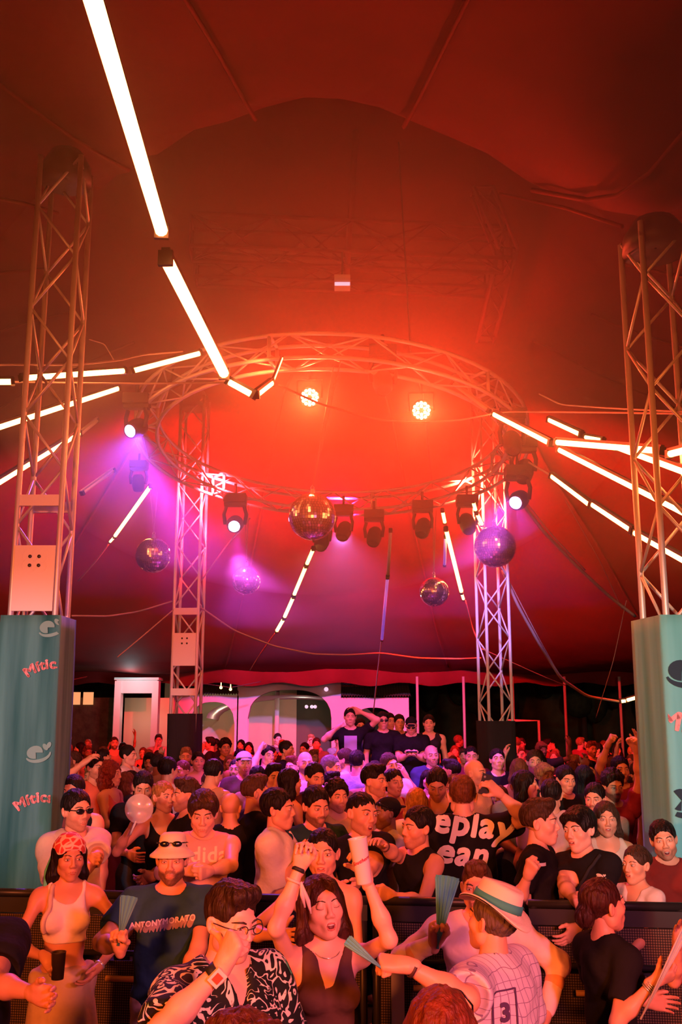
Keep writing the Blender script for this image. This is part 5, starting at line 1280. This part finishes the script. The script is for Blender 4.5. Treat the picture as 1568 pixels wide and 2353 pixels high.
g=person('person in a black T-shirt cut off by the left edge, one bare forearm reaching in',-75,1985,4.3,yaw=30,hero=2,group=GF,hair='short',hcol=DK,top='tee',tcol=BLK,skin=SK1,build=1.15,loose=.02,L=(78,2282,4.0),Lel=(-1,-.3,-.5),Lh='relax')
g=person('person in a red flowered top cut off by the right edge',1622,2020,4.7,'f',yaw=-60,hero=1,group=GF,hair='long',hcol=DK,top='tee',tcol=(.55,.05,.04),skin=SK0,R=(1560,2165,4.5),Rh='open')
# ---- leaning on the barrier -------------------------------------------------
g=person('man in black sunglasses and a cream T-shirt, hands together, right of the teal banner',178,1822,6.98,yaw=46,hero=2,group=GB,hair='short',hcol=DK,top='tee',tcol=CRM,skin=SK0,hs=1.10,build=1.08,R=(190,1990,6.6),L=(206,1996,6.55),Rh='pinch',Lh='fist',Rel=(-.8,.3,-.8),Lel=(.8,.2,-.8),loose=.012,sleeve=.7,**STB); sunglasses(g,lens=(.026,.007,.018))
g=person('man in a pale pink sleeveless top with a sports word across the chest, looking down',468,1828,6.9,yaw=6,hp=14,hero=2,group=GB,hair='mop',hcol=BR,top='tank',tcol=(.74,.42,.40),neck='crew',skin=SKP,hs=1.12,build=1.16,R=(432,2000,6.5),L=(480,2002,6.45),Rh='fist',Lh='fist',Rel=(-1,.2,-.5),Lel=(1,.2,-.5))
tv,tf=text_mesh('adidas',.135,.003,sub=1); scale_print(g,tv,tf,g.t((.045,-.15,1.32)),V(1,0,0),V(0,0,1),V(0,1,0),(.95,.80,.60),'printed_word')
g=person('dark-haired man in a white rolled-sleeve shirt seen in profile, facing right',640,1820,7.15,yaw=78,hero=2,group=GB,hair='short',hcol=DK,top='shirt',tcol=(.78,.68,.56),skin=SK0,hs=1.12,build=1.1,R=(690,1975,6.9),L='rail',Rel=(0,.3,-1),loose=.016,sleeve=.85)
g=person('bearded man in a dark teal T-shirt looking down to the right, beside the white shirt',727,1814,7.3,yaw=28,hp=10,hero=2,group=GB,hair='short',hcol=DK,top='tee',tcol=(.022,.055,.06),skin=SK0,hs=1.1,build=1.12,R='belly',L='belly',**BRD)
g=person('short-haired man in a black T-shirt calling out, behind the raised cup',832,1830,6.9,yaw=30,hy=6,side=-4,hr=8,hero=2,group=GB,hair='buzz',hcol=DK,top='tee',tcol=BLK,skin=SK0,hs=1.16,build=1.14,R=(770,2050,6.5),L=(800,2062,6.4),mouth='open',**STB)
g=person('man in a black sleeveless top reaching one arm across towards the raised cup',960,1862,6.75,yaw=-62,hero=2,group=GB,hair='short',hcol=DK,top='tank',tcol=BLK,neck='crew',skin=SK0,hs=1.12,build=1.15,R=(878,1940,6.45),L=(900,2058,6.3),Rh='relax',Lh='fist',Rel=(.4,-.6,-1),Lel=(.3,-.2,-1),Rn=(0,0,-1),**STB); ring_on(g,-1,.80,.031,.012,'watch','plain',(.10,.03,.02))
g=person('broad man from behind, black T-shirt with large white lettering, raising a phone',1062,1790,7.4,yaw=174,hero=2,group=GB,hair='buzz',hcol=(.16,.055,.02),top='tee',tcol=BLK,skin=SKP,hs=1.18,build=1.36,L='rail',R=(1148,1822,7.1),Rh='grip',Rel=(.9,.1,-.7),loose=.012,sleeve=.6,buzz=.5,wcol=(.25,.12,.06)); F14=g
for t_,sz,py,px,bo in(('eplay',.245,1922,1084,.009),('ean',.245,1988,1062,.009)):
    tv,tf=text_mesh(t_,sz,bo,shear=.30,sub=3); P3=np.asarray(at(px,py,7.2)); print_on(g.shirt,tv,tf,g.Rz.T@(P3-g.base),g.Rz.T@V(.99,0,-.10),V(0.0,0,1),g.Rz.T@V(0,1,0),(.86,.80,.82),'printed_lettering',.014)
x,y,z=g.handR[1:]; P_=g.world(g.W[-1]+x*.10-z*.030); m=MB(); m.box((0,0,0),(.072,.010,.145)); o=m.build('phone',MAT['gloss'],None,(.05,.05,.06),label='phone held up by the man with the large white lettering on his back',cat='phone',group='phones'); o.location=tuple(P_); o.rotation_euler=(0,.3,.2); m=MB(); m.ball((-.02,-.006,.05),(.009,.003,.009)); m.build('camera_lens',MAT['gloss'],o,(.3,.3,.35))
g=person('man with faded hair and a black T-shirt with a white bar, talking face to face',1240,1848,6.6,yaw=72,lean=6,hero=2,group=GB,hair='fade',hcol=BR,top='tee',tcol=BLK,skin=SKP,hs=1.14,build=1.12,R=(1215,2010,6.3),L='rail',Rh='fist',Rel=(-.3,.6,-1),buzz=.5,wcol=(.15,.07,.05))
bm_=MB(); xs_=np.linspace(-.05,.05,9); bm_.add([(x,z,0) for z in(-.010,.010) for x in xs_],[(i,i+1,i+10,i+9) for i in range(8)]); print_on(g.shirt,bm_.v[0],bm_.f,g.Rz.T@(at(1236,1984,6.4)-g.base),g.Rz.T@V(1,0,-.05),V(0,0,1),g.Rz.T@V(0,1,0),(.85,.8,.85),'printed_bar',.006)
g=person('dark-haired man in a black T-shirt with a cross-body strap, face to face',1330,1866,6.55,yaw=-48,side=-7,hr=-8,hero=2,group=GB,hair='mop',hcol=DK,top='tee',tcol=BLK,skin=SKP,hs=1.14,build=1.12,R=(1322,2078,6.1),L='rail',Rh='fist',Rel=(-.7,.3,-.7),mouth='smile'); strap(g,[(.10,-.02,1.46),(0,-.13,1.3),(-.15,-.1,1.12)],.022,'bag_strap',(.03,.03,.035))
blob=bird(.02)[0:2]; print_on(g.shirt,*bird(.022),g.Rz.T@(at(1372,2008,6.4)-g.base),g.Rz.T@V(1,0,0),V(0,0,1),g.Rz.T@V(0,1,0),(.8,.78,.8),'printed_logo',.006)
g=person('laughing woman with a bun and an open white shirt, leaning on the barrier',1460,1948,6.38,'f',yaw=-52,hero=2,group=GB,hair='bun',hcol=BR,top='shirt',tcol=(.75,.62,.58),neck='vdeep',skin=SK0,hs=1.1,R='chest',L='rail',Rh='relax',mouth='smile',Rn=(0,1,0))
g=person('laughing short-haired man in a dark red T-shirt beside the pale banner',1524,1893,6.85,yaw=-14,hr=-8,hero=2,group=GB,hair='short',hcol=DK,top='tee',tcol=(.20,.025,.02),skin=SK0,hs=1.12,build=1.1,mouth='open',R='rail',L='belly',eyes='squint',**STB)
g=person('long-haired woman in a white tank top behind the couple talking ear to ear',1392,1846,7.4,'f',yaw=-8,hero=2,group=GM,hair='long',hcol=BR,top='tank',tcol=(.72,.58,.46),skin=SK0,hs=1.05,R='belly',L='belly',mouth='smile',eyes='squint')
# ---- second rows ------------------------------------------------------------
g=person('orange-lit man in a black sleeveless vest behind the man in sunglasses',168,1784,7.95,yaw=-8,hero=1,group=GM,hair='short',hcol=DK,top='tank',tcol=BLK,skin=SK0,build=1.1,R='hang',L='hang')
g=person('woman with big curly red hair in a pink strappy top, seen in profile',258,1752,8.7,'f',yaw=72,hero=2,group=GM,hair='bigcurly',hcol=(.20,.028,.016),top='cami',tcol=(.60,.12,.16),bottom='skirt',bcol=(.30,.05,.12),skin=SK0,R='chest',L='chest')
g=person('blonde woman in a black camisole looking right, holding a round clear fan',378,1796,8.1,'f',yaw=24,hy=20,hero=2,group=GM,hair='tied',hcol=(.42,.18,.05),top='cami',tcol=BLK,skin=SK0,R=(305,1895,7.8),L='belly',Rh='pinch',Rel=(-.7,0,-1)); 
m=MB(); m.lathe([(0,0),(.105,0),(.108,.003),(.105,.006),(0,.006)],28,R=rotx(PI/2)); P_=at(320,1858,7.65); o=empty('round_fan',P_,'round translucent hand fan held by the blonde woman','hand fan','hand fans'); m.build('disc',MAT['clearcup'],o); m=MB(); m.rod((-.02,0,-.09),(-.06,0,-.19),.008); m.build('handle',MAT['plain'],o,(.8,.7,.6))
g=person('man with shaved sides in a black T-shirt facing left beside the blonde woman',428,1792,8.0,yaw=-66,hero=2,group=GM,hair='fade',hcol=BR,top='tee',tcol=BLK,skin=SK0,buzz=.45,R='belly',L='belly',**STB)
g=person('dark-haired young man looking down between the curly redhead and the blonde woman',330,1776,8.75,yaw=14,hp=18,hero=1,group=GM,hair='short',hcol=DK,top='tee',tcol=BLK,skin=SK0,R='front',L='front')
g=person('man with cropped brown hair and a black T-shirt, turned away to the right',588,1786,7.95,yaw=118,hy=-12,hero=2,group=GM,hair='fade',hcol=(.075,.032,.016),top='tee',tcol=BLK,skin=SK0,build=1.12,R='belly',L='belly',buzz=.4)
g=person('tall man in an orange tank top bending his bare back to the camera',492,1748,8.9,yaw=150,lean=14,hp=20,hero=1,group=GM,hair='short',hcol=DK,top='tank',tcol=(.60,.30,.18),skin=SK0,build=1.15,R='front',L='front')
g=person('bald man seen from behind between the sports top and the cropped brown hair',532,1822,7.9,yaw=172,hero=1,group=GM,hair=None,top='tee',tcol=BLK,skin=SK0,R='belly',L='belly')
g=person('curly-haired bearded man in a yellow T-shirt behind the man calling out',776,1797,8.2,yaw=22,hero=2,group=GM,hair='curly',hcol=DK,top='tee',tcol=(.62,.42,.16),skin=SK0,R='belly',L='belly',**STB)
g=person('woman with long black hair seen from behind, above the dark teal T-shirt',668,1768,8.9,'f',yaw=120,hero=1,group=GM,hair='long',hcol=DK,top='cami',tcol=BLK,skin=SK0,R='belly',L='belly')
g=person('black-haired man with a short beard looking down, above the curly-haired man',724,1756,9.5,yaw=32,hp=10,hero=1,group=GM,hair='short',hcol=DK,top='tee',tcol=(.10,.03,.06),skin=SK0,R='belly',L='belly',**BRD)
g=person('man with shaved sides and a yellow T-shirt grinning to the right',860,1761,8.5,yaw=62,hero=2,group=GM,hair='fade',hcol=DK,top='tee',tcol=(.66,.45,.22),skin=SK0,mouth='smile',R='belly',L='belly',buzz=.5,beard=.4,wcol=(.07,.04,.03))
g=person('smiling woman with tied dark hair in a red top beside the grinning man',905,1768,9.0,'f',yaw=30,hero=2,group=GM,hair='tied',hcol=DK,top='tank',tcol=(.45,.05,.08),skin=SK0,mouth='smile',R='belly',L='belly',eyes='squint')
g=person('dark-skinned man in a black cap with glasses on it and a cream shirt, facing left',888,1834,7.75,yaw=-72,hero=2,group=GM,hair='buzz',hcol=DK,top='shirt',tcol=CRM,skin=SK2,R='front',L='rail',**STB)
def fn(m):
    H=Field(); H.e((0,.018,.050),(.086,.102,.078),k=.01); H.plane((0,-.25,-1),(0,0,.045)); H.e((0,.115,.050),(.060,.050,.010),k=.01); v,f=H.mesh(.0055,1); m.add(v,f)
worn(g,'cap',fn,'cloth',BLK); sunglasses(g,.075,-.070,up=-.5)
g=person('man in a black tank top looking down, left of the big white lettering',1004,1768,8.5,yaw=-6,hp=24,hero=2,group=GM,hair='short',hcol=DK,top='tank',tcol=BLK,skin=SK1,R='belly',L='belly',**STB)
g=person('person with long straight blond hair hanging forward, behind the outstretched arm',958,1812,8.5,'f',yaw=165,hero=2,group=GM,hair='blond',hcol=(.50,.24,.07),top='tee',tcol=WH,skin=SK0,R='belly',L='belly')
g=person('dark-bearded man in a grey T-shirt looking left, behind the woman in the white tank top',1366,1802,8.4,yaw=-28,hp=6,hero=2,group=GM,hair='short',hcol=DK,top='tee',tcol=(.30,.20,.17),skin=SK0,build=1.15,R='belly',L='belly',**BRD)
g=person('man with short dark hair seen from behind in a pale pink shirt, shoulders hunched',1266,1794,8.2,yaw=168,hp=8,hero=2,group=GM,hair='short',hcol=DK,top='tee',tcol=(.72,.40,.36),skin=SK0,build=1.25,R='belly',L='belly',loose=.01)
g=person('woman with long dark hair and bright orange face in profile, beside the raised phone',1208,1772,8.9,'f',yaw=82,hero=2,group=GM,hair='long',hcol=DK,top='tank',tcol=(.35,.18,.12),skin=SK0,R='chest',L='belly')
g=person('dark-haired man with orange-lit face tilted down, above the hunched pink shirt',1300,1762,9.6,yaw=14,hp=8,hero=1,group=GM,hair='short',hcol=DK,top='tee',tcol=BLK,skin=SK0,R='belly',L='belly')
g=person('person with long straight black hair seen from behind, right of the orange-lit faces',1342,1760,9.3,'f',yaw=160,hero=1,group=GM,hair='long',hcol=(.012,.012,.018),top='tee',tcol=BLK,skin=SK0,R='belly',L='belly')
g=person('curly dark-haired man looking down with a pink-lit raised arm, beside the pale banner',1408,1774,8.9,yaw=8,hp=10,hero=1,group=GM,hair='curly',hcol=DK,top='tee',tcol=(.30,.03,.06),skin=SK0,L=(1462,1722,8.8),Lh='fist',R='belly',Lel=(.8,0,-.8),**BRD)
g=person('red-lit person with both fists raised high, left of the pale banner',1425,1740,10.2,yaw=4,hero=1,group=GM,hair='short',hcol=DK,top='tee',tcol=(.25,.02,.04),skin=SK0,R=(1398,1712,9.9),L=(1470,1715,9.9),Rh='fist',Lh='open')
# ---- violet-lit middle ------------------------------------------------------
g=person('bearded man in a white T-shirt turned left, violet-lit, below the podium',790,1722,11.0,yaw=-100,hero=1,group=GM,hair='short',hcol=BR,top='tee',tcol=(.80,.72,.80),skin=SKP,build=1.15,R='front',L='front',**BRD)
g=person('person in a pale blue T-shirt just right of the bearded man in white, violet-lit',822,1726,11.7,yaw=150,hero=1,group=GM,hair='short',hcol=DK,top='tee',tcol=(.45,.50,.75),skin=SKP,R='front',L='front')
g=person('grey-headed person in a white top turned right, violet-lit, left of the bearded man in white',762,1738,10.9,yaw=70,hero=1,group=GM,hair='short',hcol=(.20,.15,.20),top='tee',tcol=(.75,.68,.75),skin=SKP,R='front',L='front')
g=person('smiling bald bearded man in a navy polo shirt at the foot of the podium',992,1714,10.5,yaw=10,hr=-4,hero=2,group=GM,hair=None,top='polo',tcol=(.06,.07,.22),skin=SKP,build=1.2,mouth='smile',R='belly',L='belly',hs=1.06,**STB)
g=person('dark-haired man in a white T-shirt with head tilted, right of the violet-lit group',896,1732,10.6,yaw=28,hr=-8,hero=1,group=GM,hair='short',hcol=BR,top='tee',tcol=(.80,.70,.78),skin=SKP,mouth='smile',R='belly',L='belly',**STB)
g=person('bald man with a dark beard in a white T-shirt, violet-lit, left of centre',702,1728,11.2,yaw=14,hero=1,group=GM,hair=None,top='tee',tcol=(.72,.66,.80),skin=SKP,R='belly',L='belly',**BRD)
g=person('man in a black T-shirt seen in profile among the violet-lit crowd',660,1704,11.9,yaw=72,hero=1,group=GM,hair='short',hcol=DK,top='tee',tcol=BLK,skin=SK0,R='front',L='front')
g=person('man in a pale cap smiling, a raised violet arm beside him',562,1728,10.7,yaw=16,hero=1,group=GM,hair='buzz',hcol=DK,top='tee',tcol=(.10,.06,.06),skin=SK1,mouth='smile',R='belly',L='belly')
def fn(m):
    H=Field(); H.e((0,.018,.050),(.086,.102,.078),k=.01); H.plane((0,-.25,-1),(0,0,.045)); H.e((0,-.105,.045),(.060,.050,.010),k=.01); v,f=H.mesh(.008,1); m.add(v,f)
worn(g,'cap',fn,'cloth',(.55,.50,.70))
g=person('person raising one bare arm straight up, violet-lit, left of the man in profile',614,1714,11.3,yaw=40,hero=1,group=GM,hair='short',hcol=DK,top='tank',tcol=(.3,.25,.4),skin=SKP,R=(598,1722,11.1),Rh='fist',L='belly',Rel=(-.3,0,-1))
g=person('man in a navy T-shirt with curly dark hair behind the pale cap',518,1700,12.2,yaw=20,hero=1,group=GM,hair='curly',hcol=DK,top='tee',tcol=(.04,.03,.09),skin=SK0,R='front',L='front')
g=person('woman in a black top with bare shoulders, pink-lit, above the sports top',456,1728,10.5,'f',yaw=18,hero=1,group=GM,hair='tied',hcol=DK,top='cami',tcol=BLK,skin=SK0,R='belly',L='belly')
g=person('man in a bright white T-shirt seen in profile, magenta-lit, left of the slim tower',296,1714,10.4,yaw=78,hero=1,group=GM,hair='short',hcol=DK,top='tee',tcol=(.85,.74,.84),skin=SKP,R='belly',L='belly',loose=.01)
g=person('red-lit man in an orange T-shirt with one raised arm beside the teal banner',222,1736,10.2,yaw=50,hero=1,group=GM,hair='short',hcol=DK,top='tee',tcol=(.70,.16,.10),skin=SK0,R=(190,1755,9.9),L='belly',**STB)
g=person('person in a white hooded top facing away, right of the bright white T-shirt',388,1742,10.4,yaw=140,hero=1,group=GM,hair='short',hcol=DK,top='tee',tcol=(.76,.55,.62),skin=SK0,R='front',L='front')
g=person('bearded man looking at the camera beside the foot of the lavender tower',1083,1716,11.3,yaw=-4,hero=1,group=GM,hair='buzz',hcol=DK,top='tee',tcol=(.16,.02,.04),skin=SK0,R='belly',L='belly',**BRD)
g=person('bald man lit bright orange, behind the lettered T-shirt',1092,1746,9.5,yaw=58,hero=1,group=GM,hair=None,top='tee',tcol=(.65,.35,.20),skin=SK0,R='belly',L='belly')
g=person('man with pale upturned face before the foot of the lavender tower',1143,1722,11.0,yaw=2,hp=-10,hero=1,group=GM,hair='short',hcol=DK,top='tee',tcol=BLK,skin=SKP,R='belly',L='belly')
g=person('smiling man in a dark navy T-shirt looking at the camera, right of the lavender tower',1228,1726,10.7,yaw=-4,hero=1,group=GM,hair='short',hcol=BR,top='tee',tcol=(.03,.02,.06),skin=SKP,mouth='smile',R='belly',L='belly')
g=person('person with long brown hair and a raised elbow, before the lavender tower foot',1192,1744,9.9,'f',yaw=170,hero=1,group=GM,hair='long',hcol=(.18,.07,.03),top='tank',tcol=(.3,.1,.08),skin=SK0,R='belly',L='belly')
# ---- young men on the podium ------------------------------------------------
def pod(*a,**k):
    g=person(*a,group=GP,hero=k.pop('hero',1),floor=.62,**k); return g
PF=dict(skin=SKP)
g=pod('podium man in a black T-shirt with a pale picture, hand on his head',805,1628,13.5,yaw=2,hair='short',hcol=DK,top='tee',tcol=BLK,L=(829,1636,13.45),R=(776,1672,13.2),Lh='relax',Rh='fist',Lel=(1,0,-1.2),Rel=(-.8,0,-.6),**PF)
bm_=MB(); n=7; bm_.add([(x,z,0) for z in np.linspace(-.16,.16,9) for x in np.linspace(-.085,.085,n)],[(j*n+i,j*n+i+1,(j+1)*n+i+1,(j+1)*n+i) for j in range(8) for i in range(n-1)]); print_on(g.shirt,bm_.v[0],bm_.f,V(0,-.16,1.20),V(1,0,0),V(0,0,1),V(0,1,0),(.40,.34,.60),'printed_picture',.008)
g=pod('podium man in black sunglasses and a black T-shirt, arms down',880,1637,13.5,yaw=8,hair='short',hcol=DK,top='tee',tcol=BLK,L='hang',R='hang',build=1.1,**PF); sunglasses(g,lens=(.026,.007,.018))
g=pod('podium man in a black cap and dark glasses, typing on his phone',945,1649,13.4,yaw=-4,hp=18,hair='buzz',hcol=DK,top='tee',tcol=BLK,L='chest',R='chest',Lh='pinch',Rh='pinch',build=1.2,**PF); sunglasses(g,lens=(.026,.007,.018))
bm_=MB()
for x0,x1 in((-.075,-.030),(-.012,.075)): bm_.add([(x0,-.014,0),(x1,-.014,0),(x1,.014,0),(x0,.014,0)],[(0,1,2,3)])
print_on(g.shirt,np.concatenate(bm_.v),bm_.f,V(0,-.16,1.36),V(1,0,0),V(0,0,1),V(0,1,0),(.75,.72,.75),'printed_word',.012)
def fn(m):
    H=Field(); H.e((0,.018,.050),(.086,.102,.078),k=.01); H.plane((0,-.25,-1),(0,0,.045)); H.e((0,-.105,.045),(.060,.050,.010),k=.01); v,f=H.mesh(.008,1); m.add(v,f)
worn(g,'cap',fn,'cloth',BLK)
P_=g.world((g.W[-1]+g.W[1])/2+V(0,-.07,.02)); m=MB(); m.box((0,0,0),(.14,.008,.07)); o=m.build('phone',MAT['gloss'],None,(.05,.05,.06),label='phone typed on by the podium man in the black cap',cat='phone',group='phones'); o.location=tuple(P_); o.rotation_euler=(.9,0,0)
g=pod('podium youth in a dark tank top, one hand at his collar, rightmost of the group',986,1644,13.5,yaw=-6,hair='short',hcol=DK,top='tank',tcol=(.03,.02,.03),R='chest',L='hang',**PF)
g=pod('dark-haired podium man half hidden behind the one in sunglasses',896,1640,13.95,yaw=20,hair='short',hcol=DK,top='tee',tcol=(.03,.02,.03),R='hang',L='hang',**PF)
g=pod('podium man in pale glasses half hidden behind the one in the cap',918,1643,13.9,yaw=6,hair='short',hcol=DK,top='tee',tcol=(.04,.03,.04),R='hang',L='hang',**PF); sunglasses(g,name='glasses',mt='silver',rim=True,lens=(.024,.005,.018))
g=pod('person in a lilac T-shirt half hidden behind the podium man with the raised hand',828,1652,13.9,yaw=10,hair='short',hcol=DK,top='tee',tcol=(.40,.40,.70),R='hang',L='hang',**PF)
# ------------------------------------------------------------------ the packed crowd behind
FIX=[o for o in bpy.data.objects if o.name.startswith('person') and o.parent is None]
def occupied(x,y,r=.36): return any((x-o.location.x)**2+(y-o.location.y)**2<r*r for o in FIX)
VAR=[]
specs=[dict(sex='m',hair='short',top='tee',R='belly',L='belly',build=1.1,d='short-haired man',pose='hands held in front'),
 dict(sex='m',hair='fade',top='tee',R='hang',L='chest',d='man with faded sides',pose='one hand at his chest',beard=.7),
 dict(sex='f',hair='long',top='tank',R='belly',L='chest',d='long-haired woman',pose='hands held in front'),
 dict(sex='m',hair='curly',top='tee',R='up',L='belly',d='curly-haired man',pose='one arm raised'),
 dict(sex='f',hair='bun',top='cami',R='front',L='front',d='woman with a bun',pose='hands held in front'),
 dict(sex='m',hair='buzz',top='tank',R='hang',L='hang',build=1.12,d='close-cropped man',pose='arms down',beard=.8),
 dict(sex='f',hair='bob',top='tee',R='chest',L='belly',d='woman with bobbed hair',pose='one hand at her chest'),
 dict(sex='m',hair='quiff',top='shirt',R='face',L='belly',d='man with swept-up hair',pose='one hand near his face'),
 dict(sex='f',hair='longwavy',top='tank',R='wave',L='up',d='wavy-haired woman',pose='both arms raised'),
 dict(sex='m',hair='mop',top='tee',R='belly',L='wave',d='man with a fringe',pose='one hand waving')]
for s in specs:
    k=dict(s); d=k.pop('d'); p=k.pop('pose'); 
    k['wcol']=(.04,.02,.015)
    g=person('x',784,1700,12,hero=1,h=1.735,brow=(.05,.03,.02),**k); g.obj.location=(0,0,0)
    VAR.append((g.obj,list(g.obj.children),d,p,False))
rn=random.Random(21)
CLO=[((.02,.02,.022),'black'),((.02,.02,.022),'black'),((.7,.62,.62),'white'),((.05,.05,.09),'navy'),((.35,.05,.05),'red'),((.45,.30,.24),'beige'),((.12,.12,.13),'grey'),((.60,.32,.30),'pink'),((.18,.22,.30),'blue'),((.02,.02,.022),'black')]
HC=[((.011,.006,.005),'dark'),((.011,.006,.005),'dark'),((.055,.026,.014),'brown'),((.16,.05,.02),'reddish'),((.35,.18,.07),'fair')]
SKS=[SK0,SK0,SK1,SKP,SK2]
rows=[(9.7,.0),(10.5,.2),(11.35,.0),(12.2,.3),(13.1,.1),(14.15,.2),(15.3,.0),(16.6,.3),(18.1,.1),(19.8,.2),(21.8,.0)]
REF=['the teal banner','the curly redhead','the slim tower','the pale cap','the big arch','the podium','the navy polo','the lavender tower','the hunched pink shirt','the pale banner']
rown=['nearest rows','nearest rows','inner rows','inner rows','middle rows','middle rows','middle rows','far rows','far rows','far rows','farthest row']
cnt={}; n_=0
for ri,(Y,off) in enumerate(rows):
    half=784/F_PX*Y*1.02+.25; x=-half+off
    while x<half:
        px_=x+rn.uniform(-.12,.12); py_=Y+rn.uniform(-.22,.22); x+=.60 if Y<15 else .66
        if occupied(px_,py_): continue
        if any((px_-t[0])**2+(py_-t[1])**2<.42**2 for t in((PBL[0],PBL[1]+.18),(PBR[0],PBR[1]+.18))): continue
        if 12.75<py_<14.45 and abs(px_-at(890,1700,13.2)[0])<1.45: continue
        if py_<9.6 and False: continue
        proj_x=784+F_PX*px_/py_
        vi=rn.choices(range(len(VAR)),weights=(5,4,5,1,4,5,5,3,1,1))[0]; root,kids,d,pose,used=VAR[vi]
        hgt=rn.uniform(1.60,1.80) if 'wom' not in d else rn.uniform(1.54,1.68)
        sc=hgt/1.735; 
        if not used: r=root; ks=kids; VAR[vi]=(root,kids,d,pose,True)
        else:
            r=root.copy(); COL.objects.link(r); ks=[]
            for c in kids:
                q=c.copy(); COL.objects.link(q); q.parent=r; ks.append(q)
        r.location=(px_,py_,0); r.scale=(sc,sc,sc)
        # faces turn to the stage or to each other
        yw=rn.choice([rn.gauss(0,25),rn.gauss(0,45),rn.uniform(-180,180)]); r.rotation_euler=(0,0,math.radians(yw))
        r.color=(*rn.choice(SKS),1); c1=rn.choice(CLO); hc=rn.choice(HC)
        for q in ks:
            if q.name.startswith('hair'): q.color=(*hc[0],1)
            elif q.name.startswith('trousers'): q.color=(.03,.03,.05,1)
            else: q.color=(*c1[0],1)
        top='top' if 'wom' in d else 'T-shirt'
        fac='facing the stage' if abs(yw)<40 else ('turned away' if abs(yw)>130 else ('turned right' if yw>0 else 'turned left'))
        ref=REF[min(9,max(0,int(proj_x/156.8)))]
        lab='%s, %s %s, %s, %s %s %s'%(d,c1[1],top,fac,rown[ri],('left of','beside','right of')[min(2,int((max(0,min(1567,proj_x))%156.8)/52.3))],ref)
        lab=' '.join(lab.split()[:16]); r['label']=lab; r['category']='person'; r['group']='packed crowd, %s'%rown[ri]; n_+=1
print('CROWD',n_)
